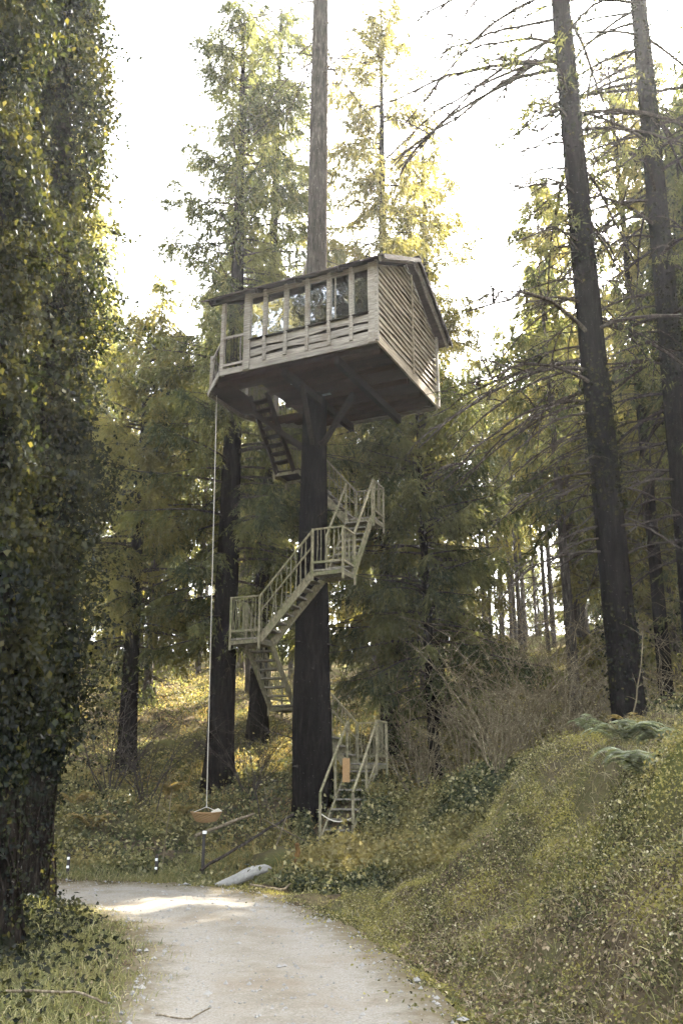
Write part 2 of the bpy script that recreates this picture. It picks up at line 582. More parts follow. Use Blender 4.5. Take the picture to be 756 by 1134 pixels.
def height(x, y):
    x = np.asarray(x, float); y = np.asarray(y, float)
    rd, side = road_d(x, y)
    # track-side bank on the right
    dx = x - (1.35 - 0.16 * (y - 7.2))             # metres right of the bank's foot
    crest = 2.0 + 0.05 * (x - 3)
    b = crest * sst(-0.1, 2.9, dx) + 0.10 * np.maximum(dx - 2.8, 0)
    nose = sst(15.6, 12.2, y - 0.9 * np.maximum(x - 1.2, 0))     # bank ends towards the big tree, further back on the right
    b = b * nose
    # hillside behind
    s = 0.25 * np.maximum(y - 19.0, 0) - 0.06 * np.maximum(y - 46, 0) - 0.13 * np.maximum(y - 75, 0)
    s = s + 0.10 * np.maximum(x - 2, 0) * sst(14, 22, y)
    s = np.where(x < -4, s + 0.0, s)
    # mound under the host tree
    m = 1.0 * np.exp(-(((x - 0.2) / 1.3) ** 2 + ((y - 20.6) / 1.6) ** 2)) + 1.3 * np.exp(-(((x - 3.0) / 1.7) ** 2 + ((y - 19.5) / 1.7) ** 2)) \
        + 1.1 * np.exp(-(((x - 5.0) / 2.2) ** 2 + ((y - 19.5) / 2.5) ** 2))
    z = np.maximum(b, 0) + 0.0
    z = np.log(np.exp(3 * np.minimum(z, 20)) + np.exp(3 * np.minimum(s, 20)) + np.exp(3 * m) - 2) / 3
    off = sst(0.0, 1.4, rd)
    z = z * sst(-0.1, 0.7, rd)
    z = z + off * (0.16 * vn(x, y, 1.3, 1) + (0.09 + .07 * (side > 0)) * vn(x, y, 0.45, 2) + 0.25 * vn(x, y, 4.5, 3) * sst(1, 4, rd) + 0.5 * vn(x, y, 11, 4) * sst(6, 14, rd))
    z = z + np.where(side < 0, 0.14 * sst(0, 1.2, rd), 0)
    z = z + 0.015 * vn(x, y, 0.7, 9) - 0.02 * (rd < 0)
    z = z + (side > 0) * sst(.1, 1.0, rd) * sst(19, 14, y) * (.20 * vn(x, y, .8, 51) + .07 * np.abs(vn(x * 1.0, y * .6, .35, 52)) + .12 * vn(x, y, 2.0, 53))
    # wheel ruts and a low crown
    z = z + np.where(rd < 0, .02 * np.cos(np.clip(-rd, 0, 1.3) / 1.3 * 2 * pi) + .012 * vn(x, y, .3, 55), 0)
    # ditch at the foot of the bank
    z = z - 0.10 * np.exp(-((rd - 0.35) / 0.25) ** 2) * (side > 0) * sst(16, 12, y)
    return z


def axis(a, b, fine, lo, hi):
    v = list(np.arange(a, b + 1e-6, fine))
    s = fine
    while v[-1] < hi:
        s *= 1.12
        v.append(v[-1] + s)
    s = fine
    while v[0] > lo:
        s *= 1.12
        v.insert(0, v[0] - s)
    return np.array(v)


gx = axis(-9, 9, 0.13, -500, 500)
gy = axis(5, 26, 0.14, -300, 900)
GX, GY = np.meshgrid(gx, gy)
GZ = height(np.clip(GX, -60, 60), np.clip(GY, -60, 110))
mb = MB()
nx, ny = len(gx), len(gy)
ii = (np.arange(ny - 1)[:, None] * nx + np.arange(nx - 1)[None]).ravel()
mb.add(np.stack([GX, GY, GZ], -1), np.stack([ii, ii + 1, ii + nx + 1, ii + nx], 1), 0.5)
tag(mb.build('ground', 'soil', smooth=True), 'brown mossy forest floor rising into a hillside behind the track', kind='structure')

# track sheet with a ragged edge
mb = MB()
NS = 33
rows = []
for i in range(len(RP)):
    ys = []
    for k in range(NS):
        q = -1 + 2 * k / (NS - 1)
        wv = RWs[i] * (1 + 0.0)
        e = 0.10 * vn(RP[i, 0] + (q > 0) * 50, RP[i, 1], 1.0, 5) + .12
        p = RP[i] + RN[i] * q * (wv + e)
        ys.append(p)
    rows.append(ys)
rows = np.array(rows)
rz = height(rows[..., 0], rows[..., 1]) + 0.03
qq = np.abs(np.linspace(-1, 1, NS))[None]
rz -= sst(.72, 1.0, qq) * (.028 + .05 * vn(rows[..., 0], rows[..., 1], .22, 91) + .03 * vn(rows[..., 0], rows[..., 1], .6, 92))
rz[:, [0, -1]] -= 0.05
V = np.concatenate([rows, rz[..., None]], -1)
a, b_ = rows.shape[:2]
ii = (np.arange(a - 1)[:, None] * b_ + np.arange(b_ - 1)[None]).ravel()
mb.add(V, np.stack([ii, ii + 1, ii + b_ + 1, ii + b_], 1)[:, ::-1], 0.5)
ed = mb.build('gravel_track', 'gravel', smooth=True)
ea = ed.data.attributes.new('edge', 'FLOAT', 'POINT')
ea.data.foreach_set('value', np.tile(np.abs(np.linspace(-1, 1, NS)), a).astype(np.float32))
tag(ed, 'pale gravel forest track curving off to the left', kind='structure')


def hz(x, y):
    return float(height(np.array([x]), np.array([y]))[0])


# ------------------------------------------------------------------ treehouse
A_ = math.atan2(-0.425, 0.905)
HX = np.array([cos(A_), sin(A_)])
HY = np.array([-sin(A_), cos(A_)])
HO = np.array([0.75, 17.9])
FZ = 11.1


def H2W(x, y, z=0.0):
    p = HO + HX * x + HY * y
    return np.array([p[0], p[1], FZ + z])


def treehouse():
    rg = np.random.default_rng(5)
    root = thing('treehouse', 'weathered wooden treehouse cabin with a row of windows, perched high around the tallest dark trunk',
                 'treehouse', (HO[0], HO[1], FZ), A_)
    W, D, HW, RH = 3.35, 4.0, 1.86, 2.92
    # --- floor: boards seen from below
    poly = [(0, 0), (-4.0, 0.0), (-4.86, 0.85), (-4.8, 2.5), (-4.3, 3.2), (-3.3, 4.0), (0, 4.0)]

    def xr(y):
        xs = []
        for i in range(len(poly)):
            (x0, y0), (x1, y1) = poly[i], poly[(i + 1) % len(poly)]
            if (y0 - y) * (y1 - y) <= 0 and y0 != y1:
                xs.append(x0 + (x1 - x0) * (y - y0) / (y1 - y0))
        return min(xs), max(xs)
    mb = MB()
    y = 0.03
    while y < D - 0.05:
        h = 0.19
        l, r_ = xr(y + 0.09)
        z = -0.03 + rg.uniform(-0.012, 0.012)
        segs = [(l + 0.02, r_ - 0.02)]
        if 0.95 < y < 2.7:
            segs = [(l + 0.02, -4.12), (-3.42, r_ - 0.02)]
        for s0, s1 in segs:
            cut = rg.uniform(s0 + 0.3, s1 - 0.3) if s1 - s0 > 2.5 else None
            for q0, q1 in ([(s0, cut - .004), (cut + .004, s1)] if cut else [(s0, s1)]):
                box(mb, (q0, y, z - 0.03), (q1, y + h - 0.018, z), rg.random())
        y += h
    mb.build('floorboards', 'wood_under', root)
    for yj in (0.45, 1.3, 2.15, 3.0, 3.65):
        mb = MB()
        l, r_ = xr(yj)
        box(mb, (l + 0.1 if not 0.95 < yj < 2.7 else -3.40, yj - 0.045, -0.20), (r_ - 0.08, yj + 0.045, -0.065))
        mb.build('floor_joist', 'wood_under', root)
    for x in (-2.35, -1.0):
        mb = MB()
        box(mb, (x - 0.06, 0.1, -0.40), (x + 0.06, 3.9, -0.205))
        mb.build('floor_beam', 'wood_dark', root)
    # trunk position in local coordinates
    tl = np.array([-0.66, 20.9]) - HO
    tx, ty = float(tl @ HX), float(tl @ HY)
    for ang, ln in ((200, 1.6), (110, 1.25), (-20, 1.35), (-75, 1.5), (150, 1.9)):
        mb = MB()
        d = np.array([cos(radians(ang)), sin(radians(ang))])
        bar(mb, (tx + d[0] * .28, ty + d[1] * .28, -1.45), (tx + d[0] * ln, ty + d[1] * ln, -0.42), 0.10, 0.12)
        mb.build('brace', 'wood_dark', root)
    for q in ((-2.6, 0.9), (-2.2, 1.8)):
        mb = MB()
        box(mb, (q[0], q[1], -0.235), (q[0] + 0.22, q[1] + 0.05, -0.205))
        mb.build('bracket', 'steel', root)
    # rim boards
    rim = [(0.0, -0.03), (-4.02, -0.03), (-4.89, 0.83), (-4.84, 2.51), (-4.32, 3.24), (-3.3, 4.03), (0.0, 4.03)]
    for i in range(len(rim) - 1):
        mb = MB()
        p, q = rim[i], rim[i + 1]
        if i == 0:
            p = (0.03, -0.03); q = (-4.0, -0.03)
        bar(mb, (*p, -0.07), (*q, -0.07), 0.035, 0.15, r=0.6)
        mb.build('rim_board', 'wood_grey', root)
    mb = MB()
    bar(mb, (0.035, -0.05, -0.03), (0.035, 4.05, -0.03), 0.05, 0.19, r=0.9)
    mb.build('rim_board', 'wood_gable', root)

    # --- front wall: live-edge boards under the windows
    mb = MB()
    for k, (zt, zb) in enumerate(((0.165, -0.03), (0.375, 0.175), (0.60, 0.39))):
        n = 60
        xs = np.linspace(-W, 0, n)
        wav = 0.022 * np.sin(xs * 3.1 + k * 2.2) + 0.02 * vn(xs, xs * 0 + k, 0.28, k + 3)
        wv2 = 0.012 * vn(xs, xs * 0 + k, 0.4, k + 30)
        slab(mb, np.stack([xs, 0 * xs - 0.022, 0 * xs + zt + wv2], 1), np.stack([xs, 0 * xs - 0.050, zb + wav + 0.03], 1), (0, 0.03, 0), .5 + .5 * rg.random())
    mb.build('front_wall', 'wood_grey', root)
    mb = MB()
    box(mb, (-W + .045, 0.012, 0.01), (-0.035, 0.03, 0.62), 0.2)  # dark sheet standing in for the lap shadows between boards
    mb.build('shadow_backing', 'wood_dark', root)
    sp = W / 6
    for i in range(7):
        x = -W + i * sp
        mb = MB()
        ww = 0.17 if i in (0, 6) else 0.075
        x0 = x - (0.0 if i == 0 else ww if i == 6 else ww / 2)
        if i == 6:
            x0 = -ww + 0.03
        z0 = -0.13 if i in (0, 6) else 0.03 - 0.02 * (i % 2)
        # slightly waney post
        zz = np.linspace(z0, HW, 14)
        wob = 0.008 * np.sin(zz * 4 + i * 2)
        slab(mb, np.stack([x0 + wob, 0 * zz - 0.088, zz], 1), np.stack([x0 + ww + wob * .5, 0 * zz - 0.088, zz], 1), (0, 0.045, 0), 0.5 + 0.07 * i)
        mb.build('wall_post', 'wood_grey', root)
    mb = MB()
    box(mb, (-W, -0.05, 1.76), (0.0, 0.02, 1.86), 0.3)
    mb.build('lintel', 'wood_grey', root)
    for i in range(6):
        x0, x1 = -W + i * sp, -W + (i + 1) * sp
        fr = MB()
        a0, a1, zb, zt, t_ = x0 + 0.03, x1 - 0.03, 0.62, 1.76, 0.036
        if i == 0:
            a0 += 0.12
        if i == 5:
            a1 -= 0.09
        box(fr, (a0, -0.045, zb), (a0 + t_, 0.01, zt), 0.5)
        box(fr, (a1 - t_, -0.045, zb), (a1, 0.01, zt), 0.7)
        box(fr, (a0 + t_, -0.045, zb), (a1 - t_, 0.01, zb + t_), 0.4)
        box(fr, (a0 + t_, -0.045, zt - t_), (a1 - t_, 0.01, zt), 0.3)
        if i == 4:
            am = a0 + t_ + 0.07
            box(fr, (am, -0.042, zb + t_), (am + 0.03, 0.008, zt - t_), 0.6)
        f = fr.build('window', 'wood_grey', root)
        g = MB()
        box(g, (a0 + t_, -0.038, zb + t_), (a1 - t_, -0.032, zt - t_))
        g.build('pane', 'glass', f)
        s = MB()
        bar(s, (a0 - 0.01, -0.062, zb + 0.004), (a1 + 0.01, -0.062, zb + 0.004), 0.06, 0.028, r=0.2)
        s.build('sill', 'wood_dark', f)

    # --- gable wall: wide wavy boards, gapped over a shadow-dark lining, tops follow the roof slope
    def rz_(yy):
        return HW + (RH - HW) * (1 - abs(yy - D / 2) / (D / 2)) - 0.02
    mb = MB()
    z = 0.06
    k = 0
    while z < RH:
        hh = 0.148
        ys = np.linspace(0, D, 60)
        top = np.minimum(z + hh - 0.008 + 0.006 * vn(ys, ys * 0 + k, .4, 40), rz_(ys))
        wav = 0.020 * np.sin(ys * 2.1 + k * 1.7) + 0.020 * vn(ys, ys * 0 + k * 3, 0.5, 11 + k) + 0.01 * vn(ys, ys * 0 + k * 5, 0.17, 12)
        bot = np.minimum(z + 0.006 + wav, rz_(ys))
        ok = top - bot > 0.012
        idx = np.where(ok)[0]
        # split into runs and into two boards
        cuts = [idx]
        for run in cuts:
            if len(run) > 3:
                mid = run[0] + int((run[-1] - run[0]) * 0.55)
                for part in (run[run <= mid], run[run >= mid]):
                    if len(part) > 1:
                        yy = ys[part].copy()
                        slab(mb, np.stack([0 * yy + 0.012, yy, top[part]], 1), np.stack([0 * yy + 0.050, yy, bot[part]], 1), (-0.028, 0, 0),
                             0.4 + 0.6 * rg.random())
        z += hh
        k += 1
    gw = mb.build('gable_wall', 'wood_gable', root)
    mb = MB()
    bar(mb, (0.075, 2.18, 0.05), (0.075, 2.18, rz_(2.18) - 0.05), 0.05, 0.03, (1, 0, 0), 0.7)
    mb.build('batten', 'wood_gable', root)
    for yy in (-0.05, D):
        mb = MB()
        bar(mb, (0.06, yy, -0.1), (0.06, yy, HW + 0.03), 0.10, 0.06, (1, 0, 0), 0.8)
        mb.build('corner_board', 'wood_grey', root)
    # inner lining, back and porch walls
    mb = MB()
    box(mb, (-W, D - 0.06, 0.0), (-0.03, D - 0.02, HW), 0.4)
    mb.build('back_wall', 'wood_grey', root)
    mb = MB()
    box(mb, (-W, 0.03, 0), (-W + 0.04, 1.0, HW), 0.3)
    box(mb, (-W, 1.85, 0), (-W + 0.04, D - 0.07, HW), 0.3)
    box(mb, (-W, 1.0, 1.80), (-W + 0.04, 1.85, HW), 0.3)
    V = [(-W, 0.0, HW), (-W, D, HW), (-W, D / 2, RH - .03), (-W + 0.04, 0.0, HW), (-W + 0.04, D, HW), (-W + 0.04, D / 2, RH - .03)]
    mb.add(V, [(0, 1, 2), (5, 4, 3)], 0.3)
    mb.build('porch_wall', 'inside', root)
    mb = MB()
    box(mb, (-W - 0.03, 1.02, 0.02), (-W - 0.002, 1.83, 1.78), 0.4)
    dr = mb.build('door', 'door', root)
    mb = MB()
    tube(mb, [(-W - 0.07, 1.12, 0.95), (-W - 0.07, 1.22, 0.95)], 0.012, 6)
    mb.build('handle', 'steel', dr)
    mb = MB()
    box(mb, (-0.03, 0.0, 0.0), (-0.005, D, HW), 0.2)
    V = [(-0.03, 0.0, HW), (-0.03, D, HW), (-0.03, D / 2, RH - .05)]
    mb.add(V, [(0, 1, 2)], 0.2)
    mb.build('shadow_lining', 'wood_dark', root)  # lining coloured dark so the gable gaps read as lap shadows

    # --- roof
    xr0, xr1 = -4.42, 0.37
    ov = 0.36
    sl = (RH - HW) / (D / 2)

    for side in (0, 1):
        mb = MB()
        n = 26
        for i in range(n):
            x0 = xr0 + (xr1 - xr0) * i / n
            x1 = xr0 + (xr1 - xr0) * (i + 1) / n - 0.006
            e = rg.uniform(-0.02, 0.03)
            zz = rg.uniform(0, 0.012)
            ye, yr = (-ov - e, D / 2) if side == 0 else (D + ov + e, D / 2)
            ze = HW + 0.09 - sl * (ov + e) + zz
            zr = RH + 0.09 + zz
            V = [(x0, ye, ze), (x1, ye, ze), (x1, yr, zr), (x0, yr, zr)]
            V += [(a, b, c + 0.035) for a, b, c in V]
            mb.add(V, [(0, 1, 2, 3), (7, 6, 5, 4), (0, 4, 5, 1), (1, 5, 6, 2), (2, 6, 7, 3), (3, 7, 4, 0)], rg.random())
        mb.build('roof', 'roof', root)
        for j in range(5):
            mb = MB()
            x = (0.26, -0.8, -1.85, -2.9, -4.2)[j]
            ye = -ov + .04 if side == 0 else D + ov - .04
            bar(mb, (x, ye, HW + 0.035 - sl * (ov - .04)), (x, D / 2 - (0.03 if side == 0 else -0.03), RH + 0.03), 0.06, 0.10,
                r=0.6 if j == 0 else 0.3)
            mb.build('rafter', 'wood_dark' if j else 'wood_grey', root)
        # barge board on the gable verge, ragged
        mb = MB()
        ye = -ov - .01 if side == 0 else D + ov + .01
        n = 30
        yy = np.linspace(ye, D / 2, n)
        zz = HW + 0.10 - sl * ov + (RH - HW + sl * ov) * np.abs(yy - ye) / abs(D / 2 - ye)
        slab(mb, np.stack([0 * yy + xr1 + .002, yy, zz + 0.02], 1),
             np.stack([0 * yy + xr1 + .002, yy, zz - 0.10 + 0.015 * vn(yy, yy * 0, 0.2, 3)], 1), (0.025, 0, 0), 0.4)
        mb.build('barge_board', 'roof', root)
    mb = MB()
    bar(mb, (xr0, D / 2, RH + 0.135), (xr1 + .03, D / 2, RH + 0.135), 0.20, 0.03)
    mb.build('ridge_board', 'roof', root)
    mb = MB()
    bar(mb, (xr0 + .1, -0.06, HW - 0.03), (-W, -0.06, HW - 0.03), 0.06, 0.10, r=0.2)
    mb.build('porch_beam', 'wood_dark', root)
    # --- porch posts and railing with natural stick balusters
    prs = [(-3.98, 0.02), (-4.82, 0.86), (-4.76, 2.48), (-4.27, 3.15), (-3.34, 3.95)]
    for i, (x, y) in enumerate(prs):
        mb = MB()
        top = HW - 0.05 if i in (0, 4) else 0.92
        if i == 1:
            top = 0.95
        box(mb, (x - 0.045, y - 0.045, -0.12), (x + 0.045, y + 0.045, top), 0.8)
        mb.build('porch_post', 'wood_grey', root)
    segs = [((-3.37, 0.0), (-3.93, 0.0))] + [(prs[i], prs[i + 1]) for i in range(4)]
    for p, q in segs:
        mb = MB()
        bar(mb, (*p, 0.84), (*q, 0.84), 0.05, 0.06, r=0.7)
        rail = mb.build('handrail', 'wood_grey', root)
        mb = MB()
        bar(mb, (*p, 0.12), (*q, 0.12), 0.05, 0.06, r=0.7)
        mb.build('bottom_rail', 'wood_grey', root)
        L = np.hypot(q[0] - p[0], q[1] - p[1])
        nb = int(L / 0.085)
        for k in range(1, nb):
            f = k / nb
            b0 = np.array([p[0] + (q[0] - p[0]) * f, p[1] + (q[1] - p[1]) * f, 0.13])
            b1 = b0 + [rg.normal() * .012, rg.normal() * .012, 0.70]
            mm = (b0 + b1) / 2 + rg.normal(size=3) * 0.022
            mb = MB()
            tube(mb, [b0, mm, b1], rg.uniform(0.009, 0.015), 5)
            mb.build('baluster', 'wood_dark' if rg.random() < .3 else 'wood_grey', rail)
    # pale stay pole rising from the roof
    mb = MB()
    tube(mb, [(-3.1, 2.1, RH + 0.1), (-2.55, 2.0, RH + 1.55)], 0.03, 6)
    mb.build('stay_pole', 'wood_grey', root)
    return root


treehouse()

# ------------------------------------------------------------------ staircase winding round the trunk
TX, TY = -0.72, 20.9


def staircase():
    rg = np.random.default_rng(9)
    base = np.array([TX, TY, 0.0])
    root = thing('staircase', 'wooden staircase climbing in short flights around the dark trunk below the treehouse', 'staircase', (TX, TY, 0))
    NLc, NRc = np.array([-1.3, -.55]), np.array([.55, -1.3])
    FRc, FLc = np.array([1.3, .55]), np.array([-.55, 1.3])
    gz = hz(TX + 0.62, TY - 1.6) - 0.03
    seq = [(np.array([0.62, -1.75]), gz), (FRc, 2.15), (FLc, 3.5), (NLc, 4.80), (NRc, 6.20), (FRc, 7.92), (FLc, 9.42), (NLc + [-.1, .25], 11.06)]
    S = 0.36     # landing half-size
    ex = norm(FRc - FLc)  # unit along square side
    ey = norm(FRc - NRc)
    for i in range(1, 7):
        c, z = seq[i]
        L = MB()
        for k in range(5):
            o_ = -S + k * 2 * S / 5
            p = c + ex * o_ + ex * S / 5
            bar(L, (*(p - ey * S), z - .02), (*(p + ey * S), z - .02), 2 * S / 5 - 0.012, 0.035)
        ld = L.build('landing', 'wood_tread' if i < 6 else 'wood_dark', root)  # top landing: cabin shade put into darker wood
        mb = MB()
        for sgn in (-1, 1):
            bar(mb, (*(c - ex * S + ey * sgn * (S - .02)), z - .10), (*(c + ex * S + ey * sgn * (S - .02)), z - .08), 0.035, 0.085)
            bar(mb, (*(c - ey * (S - .04) + ex * sgn * (S - .02)), z - .10), (*(c + ey * (S - .04) + ex * sgn * (S - .02)), z - .08), 0.035, 0.085)
        mb.build('landing_frame', 'wood_stair', ld)
        # outer corner direction
        oc = norm(c)
        cor = [c + ex * a * S + ey * b * S for a in (-1, 1) for b in (-1, 1)]
        cor.sort(key=lambda p: -p @ oc)
        outer, s1, s2 = cor[0], cor[1], cor[2]
        for p in (outer, s1, s2):
            mb = MB()
            box(mb, (p[0] - .026, p[1] - .026, z - .26), (p[0] + .026, p[1] + .026, z + .94), rg.uniform(.5, 1))
            mb.build('newel_post', 'wood_stair', ld)
        for p in (s1, s2):
            mb = MB()
            bar(mb, (*p, z + .92), (*outer, z + .92), 0.042, 0.036, r=.9)
            rl = mb.build('guard_rail', 'wood_stair', ld)
            mb = MB()
            bar(mb, (*p, z + .16), (*outer, z + .16), 0.035, 0.05, r=.8)
            mb.build('toe_rail', 'wood_stair', ld)
            for f in np.arange(0.14, 0.9, 0.14):
                q = p + (outer - p) * f
                mb = MB()
                j = rg.normal(size=2) * .015
                m_ = rg.normal(size=2) * .02
                tube(mb, [(*q, z + .17), (*(q + m_), z + .5), (*(q + j), z + .91)], rg.uniform(.008, .014), 5)
                mb.build('baluster', 'wood_stair', rl)
    # flights
    for i in range(7):
        (c0, z0), (c1, z1) = seq[i], seq[i + 1]
        d = norm(c1 - c0)
        s = np.array([-d[1], d[0]])
        out = s if s @ norm((c0 + c1) / 2) > 0 else -s
        p0 = c0 + d * (S if i else 0.0)
        p1 = c1 - d * (S if i < 6 else 0.1)
        if i == 0:
            z0 = gz
        hw = 0.31 if i < 6 else .25
        fl = MB()
        for sg in (-1, 1):
            a = (*(p0 + out * sg * hw), z0 - .06 if i else z0 - .0)
            b = (*(p1 + out * sg * hw), z1 - .06)
            bar(fl, a, b, 0.04, 0.17, r=.85)
        f = fl.build('stringer_pair', 'wood_stair' if i < 6 else 'wood_dark', root)  # top flight under the cabin: its shade is painted by darker wood
        n = max(5, int(round((z1 - z0) / 0.185)))
        for k in range(1, n):
            q = p0 + (p1 - p0) * (k - .25) / n
            z = z0 + (z1 - z0) * k / n
            mb = MB()
            bar(mb, (*(q - out * (hw - .03)), z), (*(q + out * (hw - .03)), z), 0.22, 0.035, (0, 0, 1), rg.random())
            mb.build('tread', 'wood_tread' if i < 6 else 'wood_dark', f)  # same painted shade on the top flight's treads
        L = np.linalg.norm(p1 - p0)
        for sg in (-1, 1):
            if sg < 0 and i in (1, 2, 3, 5, 6):
                continue          # inner side is open where the flight hugs the trunk
            e0, e1 = p0 + out * sg * (hw + .035), p1 + out * sg * (hw + .035)
            mb = MB()
            bar(mb, (*e0, z0 + .92), (*e1, z1 + .92), 0.042, 0.038, r=.95)
            hr = mb.build('handrail', 'wood_stair', f)
            if i not in (0, 4):
                mb = MB()
                bar(mb, (*e0, z0 + .55), (*e1, z1 + .55), 0.03, 0.03, r=.8)
                mb.build('middle_rail', 'wood_stair', f)
            if i in (0, 4):
                pts = (0.0, 0.52, 0.97) if i == 0 else (0.03, 0.97)
            else:
                pts = ()
            for fr in pts:
                q = e0 + (e1 - e0) * fr
                zz = z0 + (z1 - z0) * fr
                mb = MB()
                box(mb, (q[0] - .028, q[1] - .028, zz - .12), (q[0] + .028, q[1] + .028, zz + .91), .8)
                mb.build('rail_post', 'wood_stair', hr)
            if i not in (0, 4):
                nb = int(L / 0.115)
                for k in range(nb):
                    fr = (k + .5) / nb
                    q = e0 + (e1 - e0) * fr
                    zz = z0 + (z1 - z0) * fr
                    j = rg.normal(size=2) * .02
                    m_ = rg.normal(size=2) * .022
                    mb = MB()
                    tube(mb, [(*q, zz + .02), (*(q + m_), zz + .45), (*(q + j), zz + .91)], rg.uniform(.009, .015), 5)
                    mb.build('baluster', 'wood_stair', hr)
    # rope strung low across the bottom steps
    mb = MB()
    f = np.linspace(0, 1, 8)
    a, b = np.array([0.25, -1.65, gz + .55]), np.array([0.98, -1.6, gz + .45])
    tube(mb, a + (b - a) * f[:, None] + np.stack([0 * f, 0 * f, -.14 * np.sin(f * pi)], 1), 0.012, 5)
    mb.build('chain_rope', 'rope', root)
    mb = MB()
    box(mb, (0.74, -0.62, 1.72), (0.90, -0.59, 2.22), .9)
    mb.build('notice_board', 'wicker', root, label='blank tan wooden board set beside the upper steps of the bottom flight')
    return root


# ------------------------------------------------------------------ trees
def trunk_tube(mb, H, r0, r1, lean=(0, 0), flare=0.5, k=14, seed=0, n=26, zoff=-0.3):
    rg = np.random.default_rng(seed)
    f = np.linspace(0, 1, n) ** 1.3
    z = f * H
    w = 0.04 * r0 * 10
    P = np.stack([lean[0] * f + 0.25 * w * np.sin(f * 5 + seed), lean[1] * f + 0.25 * w * np.sin(f * 4 + seed * 2), z], 1)
    P[:, :2] -= P[0, :2]
    P[0, 2] = zoff
    R = r1 + (r0 - r1) * (1 - f) ** 0.85
    R = R * (1 + flare * np.exp(-z / (1.4 * r0)))
    tube(mb, P, R, k, jit=0.10, rng=rg)
    return P


def along(P, z):
    return np.array([np.interp(z, P[:, 2], P[:, 0]), np.interp(z, P[:, 2], P[:, 1]), z])


def spruce(seed, H, z0, R, nb, tw, tl, tw_w, m_, r0=0.35, dead=0, limb_k=4, dens=1.0, prof=0.75, droop=0.5):
    """returns three MBs: trunk, limbs, foliage"""
    rg = np.random.default_rng(seed)
    T, Lb, Fo = MB(), MB(), MB()
    P = trunk_tube(T, H, r0, 0.03, (rg.normal() * .3, rg.normal() * .3), 0.45, 12, seed)
    for i in range(nb):
        t_ = (i + rg.random()) / nb
        t_ = t_ ** 0.8
        z = z0 + (H - z0) * t_
        az = rg.random() * 2 * pi
        L = R * ((1 - t_) ** prof) * rg.uniform(.55, 1.12) * min(1, .55 + t_ * 3.0) + 0.4
        o = along(P, z)
        d = np.array([cos(az), sin(az), 0])
        n = 7
        s = np.linspace(0, 1, n)
        rise = 0.05 + 0.45 * t_
        dr = droop * (1 - .6 * t_) * rg.uniform(.7, 1.3)
        B = o + d * (L * s)[:, None] + np.stack([0 * s, 0 * s, L * (rise * s - dr * s ** 2 + .18 * s ** 4)], 1)
        B += np.cross(d, [0, 0, 1]) * (L * .10 * rg.normal() * s ** 2)[:, None]
        tube(Lb, B, np.linspace(.02 + .007 * L, .006, n), limb_k, cap=False)
        if rg.random() < 0.06 and t_ < .5:
            continue
        nt_ = int(max(6, L * tw))
        q = rg.uniform(.12, 1.0, nt_) ** 0.8
        idx = q * (n - 1)
        i0 = np.minimum(idx.astype(int), n - 2)
        bp = B[i0] + (B[i0 + 1] - B[i0]) * (idx - i0)[:, None]
        side = np.where(rg.random(nt_) < .5, -1, 1)[:, None]
        lat = np.cross(d, [0, 0, 1])[None] * side
        dirv = norm(lat * rg.uniform(.2, .9, (nt_, 1)) + d * rg.uniform(.1, .8, (nt_, 1)) + np.array([0, 0, -1]) * rg.uniform(.25, 1.3, (nt_, 1)))
        ln = tl * rg.uniform(.5, 1.25, (nt_, 1)) * (1.1 - .45 * q[:, None]) * min(1, .45 + L / R)
        f = rg.random((nt_, m_, 1))
        st = bp[:, None] + dirv[:, None] * ln[:, None] * f + np.array([0, 0, -1]) * (ln[:, None] * .35 * f ** 2)
        nd = norm(dirv[:, None] + rg.normal(size=(nt_, m_, 3)) * .55 + np.array([0, 0, -.35]))
        le = tw_w * rg.uniform(2.2, 4.2, (nt_, m_, 1))
        base = st.reshape(-1, 3)
        tip = (st + nd * le).reshape(-1, 3)
        rr = np.clip(np.repeat(rg.random(nt_), m_) * .6 + rg.random(nt_ * m_) * .4, 0, 1)
        tris(Fo, base, tip, tw_w * rg.uniform(.7, 1.3, len(base)), rg, rr)
    for i in range(dead):
        z = rg.uniform(.1 * H, max(z0 + 1, .14 * H))
        branch(Lb, along(P, z), rg.random() * 2 * pi, rg.uniform(.5, 2.0), rg, .012, -.1, 2)
    return T, Lb, Fo


def branch(mb, o, az, L, rg, r0=0.02, rise=0.1, depth=2, sag=0.35, k=4, n=7):
    d = np.array([cos(az), sin(az), 0])
    s = np.linspace(0, 1, n)
    B = o + d * (L * s)[:, None] + np.stack([0 * s, 0 * s, L * (rise * s - sag * s ** 2)], 1)
    B += (np.cumsum(rg.normal(size=(n, 3)), 0) * L * .018) * s[:, None]
    tube(mb, B, np.linspace(r0, r0 * .3, n), k, cap=False)
    ends = [B]
    if depth > 0:
        for j in range(int(3 + L * 1.4)):
            q = rg.uniform(.2, .98)
            p = B[int(q * (n - 1))]
            ends += branch(mb, p, az + rg.choice([-1, 1]) * rg.uniform(.35, 1.0), L * rg.uniform(.15, .42) * (1.15 - q * .6), rg,
                           r0 * .5, rise + rg.normal() * .25, depth - 1, sag, 3, 5)
    return ends


def make_tree(name, label, cat, xy, T, Lb, Fo, barkm, leafm, limbm='twig', rz=0.0, group=None, z=None):
    zz = hz(*xy) if z is None else z
    root = thing(name, label, cat, (xy[0], xy[1], zz), rz, group)
    T.build('trunk', barkm, root, smooth=True)
    if Lb is not None and Lb.n:
        Lb.build('branches', limbm, root)
    if Fo is not None and Fo.n:
        Fo.build('crown', leafm, root)
    return root


